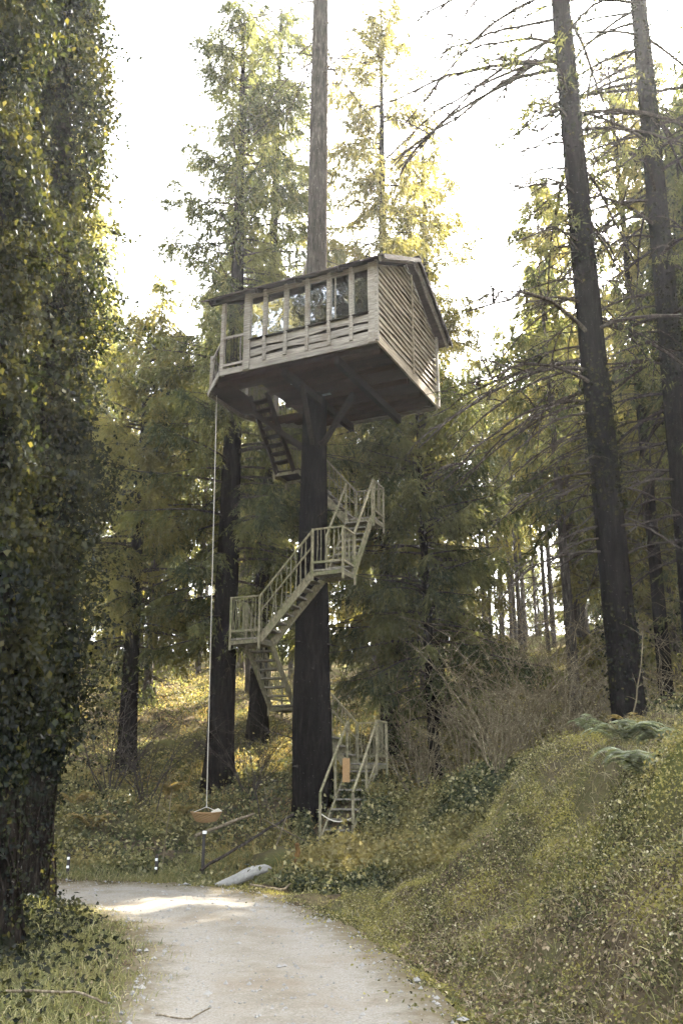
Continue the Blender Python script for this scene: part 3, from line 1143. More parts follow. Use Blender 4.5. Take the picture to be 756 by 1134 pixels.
# host tree: the dark lower trunk and the paler upper trunk above the cabin
rg = np.random.default_rng(21)
hb = hz(TX, TY)
root = thing('host_tree', 'tall dark trunk carrying the treehouse and rising out of its roof', 'tree', (TX, TY, hb))
T1, T2, LB, FO = MB(), MB(), MB(), MB()
zz = np.array([-.5, 0, .25, .6, 1.2, 2.5, 4, 6, 8, 10, 11.2, 12.2]) + 0
rr = np.array([.60, .52, .48, .455, .44, .42, .385, .345, .31, .285, .275, .27])
f = (zz + hb - .7) / 10
cx = 0.05 * f + .13 * np.exp(-np.maximum(zz, 0) / 1.5)
Pn = np.stack([cx, 0 * zz, zz], 1)
# resample for bark relief
z2 = np.linspace(-.5, 12.2, 60)
P2 = np.stack([np.interp(z2, zz, cx), 0 * z2, z2], 1)
tube(T1, P2, np.interp(z2, zz, rr), 40, jit=0.10, rng=rg)
z3 = np.linspace(12.2, 33, 60)
P3 = np.stack([.05 * (z3 / 10), 0 * z3, z3], 1)
tube(T2, P3, np.interp(z3, [12.2, 20, 28, 33], [.27, .235, .18, .06]), 16, jit=0.07, rng=rg)
for i in range(26):
    z = rg.uniform(19, 27)
    branch(LB, P3[np.argmin(abs(z3 - z))], rg.random() * 2 * pi, rg.uniform(.6, 3.0), rg, .03, .1, 1)
for i in range(70):
    z = rg.uniform(26.5, 32.5)
    az = rg.random() * 2 * pi
    for B in branch(LB, P3[np.argmin(abs(z3 - z))], az, rg.uniform(1.2, 3.2) * (1.2 - (z - 26) / 8), rg, .03, .15, 1):
        q = B[rg.integers(1, len(B), 40)] + rg.normal(size=(40, 3)) * .12
        tris(FO, q, q + norm(rg.normal(size=q.shape) + [0, 0, -.6]) * .2, np.full(40, .06), rg)
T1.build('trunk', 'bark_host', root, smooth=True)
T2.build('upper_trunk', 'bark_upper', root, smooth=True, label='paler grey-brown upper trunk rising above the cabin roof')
LB.build('branches', 'twig', root)
FO.build('crown', 'spruce', root)
ST = MB()
for i in range(60):
    z = rg.uniform(1.0, 26)
    if 9.8 < z + hb < 14.5:
        continue
    a0 = rg.random() * 2 * pi
    r_ = np.interp(z, [0, 1.2, 12, 20, 28], [.5, .43, .26, .22, .17])
    d = np.array([cos(a0), sin(a0), rg.uniform(-.3, .3)])
    o_ = np.array([.05 * z / 10, 0, z])
    tube(ST, [o_ + d * r_ * .9, o_ + d * (r_ + .06), o_ + d * (r_ + rg.uniform(.1, .45))], [.03, .018, .006], 5)
ST.build('branch_stubs', 'bark_upper', root)

staircase()

# the big spruces behind the cabin
NR = dict(tw=21, tl=.74, tw_w=.046, m_=12, prof=.44)


def place_spruce(label, x, y, seed, H, z0, R, nb, leafm='spruce', r0=.36, name='spruce_tree', group='big spruces behind the treehouse', **kw):
    a = dict(NR); a.update(kw)
    T, Lb, Fo = spruce(seed, H, z0, R, nb, r0=r0, **a)
    return make_tree(name, label, 'tree', (x, y), T, Lb, Fo, 'bark_spruce', leafm, group=group)


place_spruce('big spruce with thick dark trunk directly behind the hanging rope, left of the stairs', -3.45, 26.5, 31, 27.5, 4.2, 4.0, 240, dead=24, r0=.42)
place_spruce('tall spruce whose top shows between the forked crown and the bare upper trunk', -2.9, 32, 32, 32.0, 6.0, 4.0, 210, leafm='spruce', r0=.34, dead=12)
place_spruce('spruce with pointed golden green crown just right of the upper trunk', 1.55, 30, 33, 30.0, 3.0, 3.7, 230, leafm='spruce_sun_gold', r0=.32, dead=16)
place_spruce('shorter golden spruce right behind the gable end of the treehouse', 3.6, 34, 34, 25.5, 3.5, 3.6, 180, leafm='spruce_sun_gold', r0=.28, dead=10)
place_spruce('drooping spruce between the ivy tree and the rope, sunlit gold put into its bough colour', -6.4, 28, 35, 15.0, 3.6, 3.6, 170, leafm='spruce_sun_gold', r0=.3, dead=16)  # gold needles stand in for sunlight on these boughs
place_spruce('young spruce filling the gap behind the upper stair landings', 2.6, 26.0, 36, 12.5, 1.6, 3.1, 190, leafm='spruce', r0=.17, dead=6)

place_spruce('tall golden spruce glowing behind the two bare firs on the right', 10.6, 30.0, 37, 27, 9, 2.8, 100, leafm='spruce_sun_gold', r0=.26, dead=10)
place_spruce('golden spruce at the far right edge, beyond the paler fir', 14.2, 35.0, 137, 30, 8, 3.6, 150, leafm='spruce_sun_gold', r0=.26, dead=10)
place_spruce('dense spruce right behind the lowest stair flight', -1.0, 36.0, 38, 19, 2.6, 3.6, 170, leafm='spruce', r0=.24, dead=8)
for i, (x, y, H, lab) in enumerate(((11.3, 21.3, 20, 'nearest added shade spruce just outside the right edge'), (13.2, 23.5, 21, 'second added shade spruce just outside the right edge'),
                                    (10.4, 12.6, 17, 'lowest added shade spruce just outside the right edge, above the bank'), (16.5, 20.0, 22, 'farthest added shade spruce outside the right edge'))):  # unseen spruces added sunward to shade the track
    if i == 0:
        shade_spruce = place_spruce(lab, x, y, 39, 20, 2.5, 3.6, 170, r0=.28, tw_w=.07, m_=7, tw=12, group='added shade spruces off the right edge')
    else:
        copy_tree(shade_spruce, (x, y, hz(x, y)), i * 1.7, (H / 20,) * 3, lab)
for i, (x, y, H, lab) in enumerate(((13.8, 28.5, 24, 'added shade spruce beyond the right edge, in the middle distance'), (16.5, 32.5, 27, 'tallest added shade spruce beyond the right edge, far back'),
                                    (12.2, 25.2, 17, 'slimmer added shade spruce just beyond the right edge'))):  # further unseen copies added to shade the track
    copy_tree(shade_spruce, (x, y, hz(x, y)), i * 1.3 + .5, (H / 20,) * 3, lab)


# two tall ivy-speckled firs on the right with long dead branches
def bare_fir(label, x, y, seed, H, r0, leanx, nbr, Lr, zlo, tips, ivy_n, side_bias=None):
    rg = np.random.default_rng(seed)
    T, LB, FO, IV = MB(), MB(), MB(), MB()
    P = trunk_tube(T, H, r0, .12, (leanx, 0), .16, 16, seed, 40)
    for i in range(nbr):
        z = zlo + (H - zlo) * (i + rg.random()) / nbr
        az = rg.random() * 2 * pi
        if side_bias is not None and rg.random() < .5:
            az = side_bias + rg.normal() * .6
        L = rg.uniform(.45, 1.0) * Lr
        L *= 1 if z > 6 else .6
        if seed == 41 and 8 < z < 14 and cos(az) < -.3:
            L *= .55
        ends = branch(LB, along(P, z), az, L, rg, .030 * (L / 3) + .008, rg.uniform(-.05, .25), 2, rg.uniform(.35, .7), 5, 9)
        if rg.random() < tips and z > 7:
            for B in ends[::2]:
                q = np.repeat(B[-3:], 5, 0) + rg.normal(size=(15, 3)) * .07
                tris(FO, q, q + norm(rg.normal(size=q.shape) * .7 + [0, 0, -1]) * .15, np.full(15, .035), rg)
    z = rg.uniform(.3, H * .9, ivy_n)
    pick = vn(z, 0 * z, 1.6, seed) + rg.random(ivy_n) > .45
    z = z[pick]
    an = rg.normal(size=len(z)) * 1.6 - 1.2
    c = np.stack([np.interp(z, P[:, 2], P[:, 0]), np.interp(z, P[:, 2], P[:, 1]), z], 1)
    R = np.interp(z, [0, H], [r0, .12]) * .95 + rg.exponential(.07, len(z))
    nrm = np.stack([np.cos(an), np.sin(an), 0 * an], 1)
    leaves(IV, c + nrm * R[:, None], rg.uniform(.05, .09, len(z)), rg, nrm * 1.2)
    zz = hz(x, y)
    root = thing('bare_fir', label, 'tree', (x, y, zz))
    T.build('trunk', 'bark_host' if seed == 41 else 'bark_spruce', root, smooth=True)
    LB.build('branches', 'twig', root)
    FO.build('crown', 'spruce', root)
    IV.build('ivy', 'ivy', root)
    return root


bare_fir('thick leaning dark fir standing on top of the bank, with long drooping dead branches', 4.98, 16.0, 41, 28, .285, -.15, 150, 4.3, 3.2, .3, 9000, pi)
bare_fir('paler ivy-speckled fir nearest the right edge, behind the thick dark one', 7.65, 19.5, 42, 32, .32, .55, 130, 4.4, 4.5, .3, 9000, pi)
bare_fir('slim dark fir between the two tall right-hand trunks, further back in the thicket', 7.6, 25.0, 43, 22, .22, .1, 60, 2.8, 3.0, .8, 3000)


# ivy-clad trees on the left
def ivy_tree(label, x, y, seed, H, r0, lean, ivyR, n, zstart, lower, prof=((0, 1), (30, 1))):
    rg = np.random.default_rng(seed)
    T, LB, IV = MB(), MB(), MB()
    P = trunk_tube(T, H, r0, .12, lean, .35, 18, seed, 40)
    # lumpy column of ivy with short outreaching sprays
    z = zstart + (H - zstart) * rg.random(n)
    an = rg.random(n) * 2 * pi
    env = ivyR * (0.66 + .55 * vn(z, np.cos(an) * 1.4 + 3, 1.2, seed) + .32 * vn(z + 30, np.sin(an) * 2.5, .5, seed + 1)) * sst(zstart - .6, zstart + 2.2, z)
    env = env * np.interp(z, [p[0] for p in prof], [p[1] for p in prof])
    env = np.maximum(env, r0 * 1.25)
    rad = env * rg.uniform(.35, 1.08, n) ** .5
    c = np.stack([np.interp(z, P[:, 2], P[:, 0]) + rad * np.cos(an), np.interp(z, P[:, 2], P[:, 1]) + rad * np.sin(an), z], 1)
    c += rg.normal(size=c.shape) * .04
    nrm = np.stack([np.cos(an), np.sin(an), 0 * an + .3], 1)
    leaves(IV, c, rg.uniform(.055, .11, n), rg, nrm * .9, down=.8)
    # sprays
    for i in range(int(H * 13)):
        z0 = rg.uniform(zstart + .5, H)
        a0 = rg.random() * 2 * pi
        pf = np.interp(z0, [p[0] for p in prof], [p[1] for p in prof])
        L = rg.uniform(.35, 1.05) * ivyR * pf
        o = along(P, z0) + np.array([cos(a0), sin(a0), 0]) * ivyR * .45 * pf
        B = branch(LB, o, a0, L, rg, .008, rg.uniform(-.1, .5), 0, .4, 3, 6)[0]
        q = np.repeat(B, 7, 0) + rg.normal(size=(len(B) * 7, 3)) * .07
        leaves(IV, q, rg.uniform(.05, .10, len(q)), rg, None, down=.8)
    # creeping stems and leaves low on the bark
    if lower:
        for i in range(7):
            a0 = rg.uniform(-2.9, .2)
            s = np.linspace(0, 1, 14)
            zz = .05 + s * zstart
            aa = a0 + .25 * np.sin(s * 9 + i)
            rr_ = np.interp(zz, [0, .3, 1, H], [r0 * 1.35, r0 * 1.15, r0 * 1.04, r0]) + .012
            B = np.stack([np.interp(zz, P[:, 2], P[:, 0]) + rr_ * np.cos(aa), np.interp(zz, P[:, 2], P[:, 1]) + rr_ * np.sin(aa), zz], 1)
            tube(LB, B, .014, 4, cap=False)
            q = np.repeat(B, lower, 0) + rg.normal(size=(len(B) * lower, 3)) * [.05, .05, .12]
            leaves(IV, q, rg.uniform(.035, .07, len(q)), rg, np.array([0, -1, .3]), spread=.6, down=.8)
    zz = hz(x, y)
    root = thing('ivy_tree', label, 'tree', (x, y, zz), 0, 'ivy-clad trees at the left of the track')
    T.build('trunk', 'bark_ivy', root, smooth=True)
    LB.build('branches', 'bark_ivy', root)
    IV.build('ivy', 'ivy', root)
    return root


ivy_tree('nearest left tree, its bark bare low down, cut by the left edge of the photo', -3.36, 9.8, 51, 15, .17, (-1.9, .2), .8, 42000, 1.5, 6)
ivy_tree('thicker ivy-covered tree just right of the nearest left trunk, beside the bend in the track', -4.05, 13.0, 52, 20, .20, (-1.25, .2), 1.2, 66000, 1.7, 7, ((1.7, .55), (3.5, .8), (6, 1.0), (9, .95), (12, .72), (20, .65)))
ivy_tree('ivy-covered tree hidden behind the two left trunks', -6.6, 13.6, 53, 19, .26, (0, 0), 1.5, 42000, 2.2, 0)
ivy_tree('ivy-covered tree filling the lower left background beyond the left trunks', -6.6, 18.9, 54, 9.5, .2, (.2, 0), 1.6, 26000, 1.0, 0)

# ------------------------------------------------------------------ far forest
FARV = []
for k, (H, z0, R, nb) in enumerate(((24, 6, 3.1, 110), (21, 7, 2.8, 90), (27, 8, 3.3, 110), (13, .7, 2.9, 110), (22, 12, 1.9, 50), (21, 1.0, 3.9, 120))):
    T, Lb, Fo = spruce(70 + k, H, z0, R, nb, 9, .85, .105, 6, r0=.24 if k < 4 else .15, limb_k=3, dead=22)
    FARV.append((T.mesh('far_trunk', True), Lb.mesh('far_branches'), Fo.mesh('far_crown')))
for v in FARV:
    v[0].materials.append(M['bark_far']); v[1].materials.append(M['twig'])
fm = []
for k, v in enumerate(FARV):
    v[2].materials.append(M['spruce'])
    g = v[2].copy()
    g.materials.clear(); g.materials.append(M['spruce_sun_gold'])
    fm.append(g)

rg = np.random.default_rng(77)
spots = []
tries = 0


def px(x, y, z=2):
    zc = z - 1.6
    dd = y * cos(PITCH) + zc * sin(PITCH)
    return 378 + 1000 * x / dd


while len(spots) < 128 and tries < 20000:
    tries += 1
    y = rg.uniform(36, 100) if len(spots) < 70 else rg.uniform(31, 48)
    x = rg.uniform(-.50, .52) * y
    if abs(x) < 5.5 and y < 38:
        continue
    p = px(x, y)
    if any((x - a) ** 2 + (y - b) ** 2 < (2.9 + .012 * y) ** 2 for a, b, *_ in spots):
        continue
    if len(spots) >= 92:
        y = rg.uniform(48, 84); x = rg.uniform(-.5, .5) * y if len(spots) < 108 else rg.uniform(.05, .36) * y; p = px(x, y)
    if len(spots) < 92 and 455 < p < 640 and y < 66:
        continue
    if y < 48 and p < 520 and len(spots) >= 70 and p > 20:
        continue
    spots.append((x, y, 3 if len(spots) >= 92 else rg.integers(0, 4), p))
NP = 0
while NP < 60:
    y = rg.uniform(38, 90); x = rg.uniform(-.48, .5) * y
    if any((x - a) ** 2 + (y - b) ** 2 < 1.6 for a, b, *_ in spots) or (abs(px(x, y) - 340) < 25 and y < 45):
        continue
    spots.append((x, y, 4, px(x, y))); NP += 1
for k in range(34):
    y = 96 + 8 * rg.random() + (k % 2) * 5
    x = -50 + 3.1 * k + rg.normal() * .6
    if 596 < px(x, y, 12) < 622:
        continue
    spots.append((x, y, 5, px(x, y)))
regions = [(-999, 100, 'behind the ivy trees'), (100, 225, 'between the ivy trees and the rope'),
           (225, 330, 'between the rope and the big trunk'), (330, 440, 'behind the stairs'),
           (440, 540, 'just right of the stairs'), (540, 640, 'above the bare thicket'), (640, 9999, 'behind the right-hand firs')]
ords = ['leftmost', 'second from left', 'third from left', 'fourth from left', 'fifth from left', 'sixth from left', 'seventh from left',
        'eighth from left', 'ninth from left', 'tenth from left', 'eleventh from left', 'twelfth from left', 'thirteenth from left', 'fourteenth from left',
        'fifteenth from left', 'sixteenth from left', 'seventeenth from left', 'eighteenth from left', 'nineteenth from left', 'twentieth from left'] + \
       ['%s from left' % w_ for w_ in ('twenty-first', 'twenty-second', 'twenty-third', 'twenty-fourth', 'twenty-fifth', 'twenty-sixth', 'twenty-seventh')]
for lo, hi, txt in regions:
    for rank in (0, 1):
        for kn, ks in (('spruces', (0, 1, 2)), ('low spruces', (3,)), ('thin trunks', (4,)), ('dense backdrop spruces', (5,))):
          sel = sorted([s for s in spots if lo <= s[3] < hi and s[2] in ks and (s[1] > 58) == bool(rank)], key=lambda s: s[3])
          for i, (x, y, kx, p) in enumerate(sel):
              lab = '%s of the %s %s %s' % (ords[min(i, len(ords) - 1)], ('farthest' if rank else 'nearer'), kn, txt)
              s = rg.uniform(.8, 1.12)
              root = thing('far_spruce', lab, 'tree', (x, y, hz(x, min(y, 100)) - .1), rg.random() * 6.28, 'forest spruces fading into the haze')
              root.scale = (s, s, s * rg.uniform(.9, 1.1))
              for me, nm in ((FARV[kx][0], 'trunk'), (FARV[kx][1], 'branches'), (FARV[kx][2] if rg.random() < .6 else fm[kx], 'crown')):
                  o = bpy.data.objects.new(nm, me)
                  COL.objects.link(o)
                  o.parent = root

# trees behind the photographer, seen only as reflections in the cabin windows
for i, (x, y, kx, lab) in enumerate(((-17, 7.5, 4, 'slim spruce mirrored in the rightmost cabin window pane'), (-23, 8.5, 2, 'spruce mirrored in the leftmost cabin window pane'),
                                     (-16.5, 10.8, 0, 'broad spruce mirrored in the two leftmost cabin window panes'),
                                     (-20, 0.5, 0, 'spruce mirrored in the middle cabin window panes'))):
    root = thing('reflected_spruce', lab, 'tree', (x, y, hz(x, y) - .1), i * 1.3, 'spruces mirrored in the cabin windows')
    root.scale = (1.25, 1.25, 1.15)
    for me, nm in ((FARV[kx][0], 'trunk'), (FARV[kx][1], 'branches'), (fm[kx], 'crown')):
        o = bpy.data.objects.new(nm, me)
        COL.objects.link(o)
        o.parent = root


# ------------------------------------------------------------------ shrubs, saplings, ferns
def shrub(seed, H, n, spread, name='bare_shrub', mt='twig_pale', leafy=0.0):
    rg = np.random.default_rng(seed)
    mb, lf = MB(), MB()
    for i in range(n):
        az = rg.random() * 2 * pi
        L = H * rg.uniform(.6, 1.1)
        lean = rg.uniform(.1, spread)
        d = np.array([cos(az) * lean, sin(az) * lean, 1.0])
        s = np.linspace(0, 1, 8)
        o = np.array([cos(az), sin(az), 0]) * rg.uniform(0, .12)
        B = o + d * (L * s)[:, None] + np.array([cos(az), sin(az), -.4]) * (L * rg.uniform(.0, .3) * s ** 2.4)[:, None]
        B += np.cumsum(rg.normal(size=(8, 3)), 0) * .02 * L
        B[0] = o - [0, 0, .1]
        tube(mb, B, np.linspace(.013, .004, 8) * (.6 + H * .3), 4, cap=False)
        for j in range(rg.integers(5, 10)):
            q = rg.integers(2, 8)
            a2 = rg.random() * 2 * pi
            l2 = L * rg.uniform(.12, .4)
            C = B[q] + np.array([cos(a2), sin(a2), rg.uniform(.1, 1.1)]) * (l2 * np.linspace(0, 1, 5))[:, None]
            C += np.cumsum(rg.normal(size=(5, 3)), 0) * .03 * l2
            tube(mb, C, np.linspace(.006, .0025, 5) * (.6 + H * .3), 3, cap=False)
            for k in range(2):
                a3 = a2 + rg.normal()
                l3 = l2 * .4
                D = C[rg.integers(1, 5)] + np.array([cos(a3), sin(a3), rg.uniform(-.2, 1)]) * (l3 * np.linspace(0, 1, 3))[:, None]
                tube(mb, D, np.linspace(.0035, .002, 3) * (.6 + H * .3), 3, cap=False)
            if leafy:
                m = int(leafy * 10)
                leaves(lf, np.repeat(C, m, 0) + rg.normal(size=(5 * m, 3)) * .06, rg.uniform(.03, .06, 5 * m), rg)
    return mb, lf


sh = [shrub(90 + k, h, n, s) for k, (h, n, s) in enumerate(((2.9, 12, .5), (4.0, 11, .4), (2.1, 13, .65)))]
shm = [s[0].mesh('shrub_stems') for s in sh]
for m_ in shm:
    m_.materials.append(M['twig_pale'])
shd = [m_.copy() for m_ in shm]
for m_ in shd:
    m_.materials.clear(); m_.materials.append(M['twig'])
shrubs = [(2.2, 25.2, 1, 'tall bare shrub behind the stair foot, leftmost at the back'),
          (4.4, 24.4, 1, 'tall tan shrub deep in the middle of the thicket, left half'),
          (6.3, 25.2, 1, 'tall tan shrub deep in the middle of the thicket, right half'),
          (5.6, 19.6, 0, 'bare shrub on the bank top just behind the thick dark fir'),
          (3.1, 18.9, 2, 'low twiggy shrub on the ivy mound right of the stair foot'),
          (8.9, 25.5, 1, 'tall twiggy shrub far right, behind the paler fir'),
          (2.9, 21.5, 0, 'bare tan shrub at the left end of the thicket, nearest the stair foot'),
          (3.9, 22.6, 1, 'tall bare shrub second from the left in the thicket'),
          (4.7, 21.0, 0, 'bare tan shrub in the front middle of the thicket'),
          (5.5, 23.3, 1, 'tall tan shrub behind the middle of the thicket'),
          (6.4, 21.3, 2, 'low twiggy shrub at the foot of the thick dark fir'),
          (3.5, 25.6, 1, 'back left shrub of the thicket, pale and hazy'),
          (5.2, 27.2, 1, 'back middle shrub of the thicket, pale and hazy'),
          (7.3, 27.6, 1, 'back right shrub of the thicket, behind the thick dark fir'),
          (7.9, 22.6, 0, 'twiggy shrub between the two tall right-hand trunks'),
          (8.0, 18.5, 2, 'low shrub at the right edge behind the ferns'),
          (1.9, 23.6, 2, 'small bare shrub right behind the foot of the stairs'),
          (-4.9, 23.5, 2, 'brown twiggy shrub left of the rope on the sunny slope'),
          (-6.2, 25.4, 0, 'tall twiggy shrub on the sunny slope beside the ivy trees'),
          (-2.3, 24.2, 2, 'low bare shrub between the rope and the host trunk')]
for x, y, k, lab in shrubs:
    root = thing('bare_shrub', lab, 'shrub', (x, y, hz(x, y)), rg.random() * 6, 'bare winter shrubs')
    o = bpy.data.objects.new('stems', (shm if x > 0 else shd)[k])
    COL.objects.link(o)
    o.parent = root


def sapling(label, x, y, seed, H, mt='twig_pale', lean=(0.1, 0)):
    rg = np.random.default_rng(seed)
    mb = MB()
    s = np.linspace(0, 1, 10)
    B = np.stack([lean[0] * H * s, lean[1] * H * s, H * s], 1) + np.cumsum(rg.normal(size=(10, 3)), 0) * .012 * H
    B[0] = (0, 0, -.1)
    tube(mb, B, np.linspace(.016, .005, 10), 5, cap=False)
    for i in range(int(H * 5)):
        branch(mb, B[rg.integers(3, 10)], rg.random() * 6.28, rg.uniform(.15, .45) * H * .6, rg, .006, rg.uniform(.2, 1.2), 1, .2, 3, 5)
    root = thing('sapling', label, 'sapling', (x, y, hz(x, y)), 0, 'thin bare saplings')
    mb.build('stem', mt, root)


sapling('pale thin sapling left of the hanging basket', -3.55, 19.2, 1, 1.9)
sapling('thin sapling between the basket and the big dark trunk', -1.75, 21.6, 2, 2.6, 'twig', (-.15, 0))
sapling('arching thin sapling leaning right beside the host trunk', -1.35, 20.6, 3, 1.5, 'twig_pale', (-.35, .1))
sapling('thin bare sapling on the sunny slope left of the rope', -4.4, 22.5, 4, 2.4, 'twig', (.2, 0))
sapling('slanting sapling standing in the thicket left of the thick fir', 4.3, 17.8, 5, 2.4, 'twig_pale', (-.3, 0))
sapling('pale whip-like sapling crossing in front of the thick fir', 4.7, 15.2, 6, 1.9, 'twig_pale', (.25, 0))


def fern(label, x, y, seed, R, n, mt='fern', group='ferns'):
    rg = np.random.default_rng(seed)
    fr = MB()
    for i in range(n):
        az = rg.random() * 2 * pi
        L = R * rg.uniform(.7, 1.15)
        s = np.linspace(0, 1, 16)
        d = np.array([cos(az), sin(az), 0])
        B = d * (L * .8 * s)[:, None] + np.stack([0 * s, 0 * s, L * (1.35 * s - 1.1 * s ** 2)], 1)
        tube(fr, B, .004, 3, .2, cap=False)
        lat = np.cross(d, [0, 0, 1])
        f = np.repeat(np.linspace(.12, .99, 30), 2)
        sg = np.tile([-1, 1], 30)[:, None]
        q = np.stack([np.interp(f, s, B[:, k]) for k in range(3)], 1)
        ln = (L * .20 * np.sin(np.clip(f, 0, 1) ** .7 * pi * .93 + .15))[:, None]
        tip = q + lat * sg * ln + d * ln * .35 + np.array([0, 0, -.25]) * ln
        tris(fr, q, tip, np.full(len(q), .022 * R / .5), rg, None, np.array([0, 0, 1.0]) + rg.normal(size=q.shape) * .2)
    root = thing('fern', label, 'fern', (x, y, hz(x, y) + .05), 0, group)
    fr.build('fronds', mt, root)


for i, (x, y, R, n, mt, lab) in enumerate((
        (3.15, 9.8, .75, 18, 'fern', 'big pale green fern on top of the bank at the right edge'),
        (3.35, 11.2, .7, 16, 'fern', 'pale fern on the bank just below the thick dark fir'),
        (3.98, 11.1, .8, 15, 'fern', 'fern at the right edge behind the big pale fern'),
        (3.45, 13.1, .5, 10, 'fern', 'small fern on the crest of the bank left of the others'),
        (4.55, 14.6, .5, 9, 'gold_fern', 'yellowing fern at the very foot of the thick dark fir'),
        (-5.6, 21.5, .8, 12, 'gold_fern', 'golden dead bracken clump lowest on the sunny slope'),
        (-4.7, 25.5, .9, 12, 'gold_fern', 'golden bracken clump highest on the sunny slope left of the rope'),
        (-6.6, 23.5, .8, 12, 'gold_fern', 'golden bracken clump right beside the ivy foliage'),
        (-3.9, 23.0, .7, 10, 'gold_fern', 'golden bracken clump nearest the rope'),
        (1.8, 24.8, .8, 12, 'gold_fern', 'golden bracken clump behind the stair foot'))):
    fern(lab, x, y, 200 + i, R, n, mt)

# ------------------------------------------------------------------ ground cover (uncountable)
rg = np.random.default_rng(303)


def scatter(n, x0, x1, y0, y1, dens=None):
    x = rg.uniform(x0, x1, n)
    y = y0 + (y1 - y0) * rg.random(n)
    if dens is not None:
        k = rg.random(n) < dens(x, y)
        x, y = x[k], y[k]
    return x, y


def gnrm(x, y):
    e = .15
    h0 = height(x, y)
    return norm(np.stack([-(height(x + e, y) - h0) / e, -(height(x, y + e) - h0) / e, np.ones_like(x)], 1)), h0


def cover(name, label, mt, x, y, smin, smax, lift, spread=.8, clump=.5, down=0):
    n_, h = gnrm(x, y)
    mb = MB()
    up = np.abs(rg.normal(size=len(x))) * lift * (1 + clump * vn(x, y, .45, 7) + clump * vn(x, y, 1.4, 8))
    c = np.stack([x, y, h], 1) + n_ * np.maximum(up, .0)[:, None]
    leaves(mb, c, rg.uniform(smin, smax, len(x)), rg, n_ * .8 + np.array([0, -.3, 0]), spread, asp=.7)
    return tag(mb.build(name, mt), label, kind='stuff')


def blades(name, label, mt, x, y, lmin, lmax, wd, lean=.7):
    n_, h = gnrm(x, y)
    mb = MB()
    b = np.stack([x, y, h - .01], 1)
    d = norm(n_ + np.array([0, 0, .5]) + rg.normal(size=b.shape) * lean)
    L = rg.uniform(lmin, lmax, (len(x), 1))
    mid = b + d * L * .6
    tip = mid + norm(d + np.array([0, 0, -.7])) * L * .4
    s = norm(np.cross(d, rg.normal(size=b.shape))) * wd * .5
    V = np.stack([b - s, b + s, mid + s * .8, mid - s * .8, tip], 1).reshape(-1, 3)
    i = np.arange(len(x))[:, None] * 5
    F = np.concatenate([i + [0, 1, 2], i + [0, 2, 3], i + [3, 2, 4]], 1).reshape(-1, 3)
    mb.add(V, F, np.repeat(rg.random(len(x)), 3))
    return tag(mb.build(name, mt), label, kind='stuff')


def off_road(x, y, m0=0.0, m1=.35):
    foot = 1 - (np.abs(x + .08) < .5) * (y > 18.3) * (y < 20.6) * .93
    return foot * sst(m0, m1, road_d(x, y)[0] + .12 * vn(x, y, .5, 12))


# bank on the right
x, y = scatter(620000, .0, 9.0, 5.0, 17.0, lambda x, y: off_road(x, y, .15, .7) * (road_d(x, y)[1] > 0) * (.12 + .88 * (vn(x, y, .35, 21) + vn(x, y, 1.0, 22) > -.35)) * (.35 + .65 * np.maximum(sst(.2, 1.7, x - (1.35 - 0.16 * (y - 7.2)) + .5 * vn(x, y, .6, 81)), y > 11)) * np.clip((9 / y) ** 1.2, 0, 1) * (x < .46 * y))
cover('bank_moss', 'moss and small ivy leaves matting the steep bank', 'moss', x, y, .012, .036, .05)
x, y = scatter(60000, .0, 9.0, 5.0, 17.0, lambda x, y: off_road(x, y, .05, .8) * (road_d(x, y)[1] > 0) * (vn(x, y, .6, 31) > -.2))
blades('dry_grass', 'dry straw and grass blades hanging on the bank', 'straw', x, y, .06, .24, .005, 1.1)
x, y = scatter(90000, -3.5, 3.2, 5.0, 17.5, lambda x, y: sst(-.7, .15, road_d(x, y)[0]) * sst(1.0, .4, road_d(x, y)[0]) * (road_d(x, y)[1] > 0) * (vn(x, y, .35, 61) > -.25))
cover('edge_weeds', 'low weeds and ivy creeping onto the right edge of the track', 'moss', x, y, .015, .045, .02)
x, y = scatter(40000, -3.5, 3.2, 5.0, 17.5, lambda x, y: sst(-.35, .25, road_d(x, y)[0]) * sst(1.0, .4, road_d(x, y)[0]) * (road_d(x, y)[1] > 0) * (vn(x, y, .5, 62) > 0))
blades('edge_grass', 'grass tufts on the right edge of the track', 'grass', x, y, .03, .10, .006, .9)
x, y = scatter(90000, .0, 9.0, 5.0, 17.0, lambda x, y: off_road(x, y, .2, .8) * (road_d(x, y)[1] > 0) * (vn(x, y, .55, 71) + .5 * vn(x, y, .2, 72) > .35) * np.clip(9 / y, 0, 1) * (x < .46 * y))
cover('bank_ivy', 'patches of small dark ivy leaves on the bank', 'bramble', x, y, .02, .05, .09, clump=.9)
x, y = scatter(46000, .3, 9.0, 5.0, 17.0, lambda x, y: off_road(x, y, .2, .8) * (road_d(x, y)[1] > 0) * (vn(x, y, .5, 74) + .6 * vn(x, y, .17, 75) > .25) * (x < .46 * y))
blades('bank_tufts', 'tufts of grass standing out of the moss on the bank', 'grass', x, y, .07, .20, .007, .55)
x, y = scatter(30000, .6, 6.0, 5.0, 12.0, lambda x, y: off_road(x, y, .1, .4) * (road_d(x, y)[1] > 0) * sst(2.0, .6, x - (1.35 - 0.16 * (y - 7.2))))
cover('bank_litter', 'dead brown leaves caught at the foot of the bank', 'litter', x, y, .02, .055, .03, .8)
x, y = scatter(1500, .3, 7.0, 5.5, 16.0, lambda x, y: off_road(x, y, .4, .9) * (road_d(x, y)[1] > 0) * (x < .46 * y))
hh_ = height(x, y)
mb = MB()
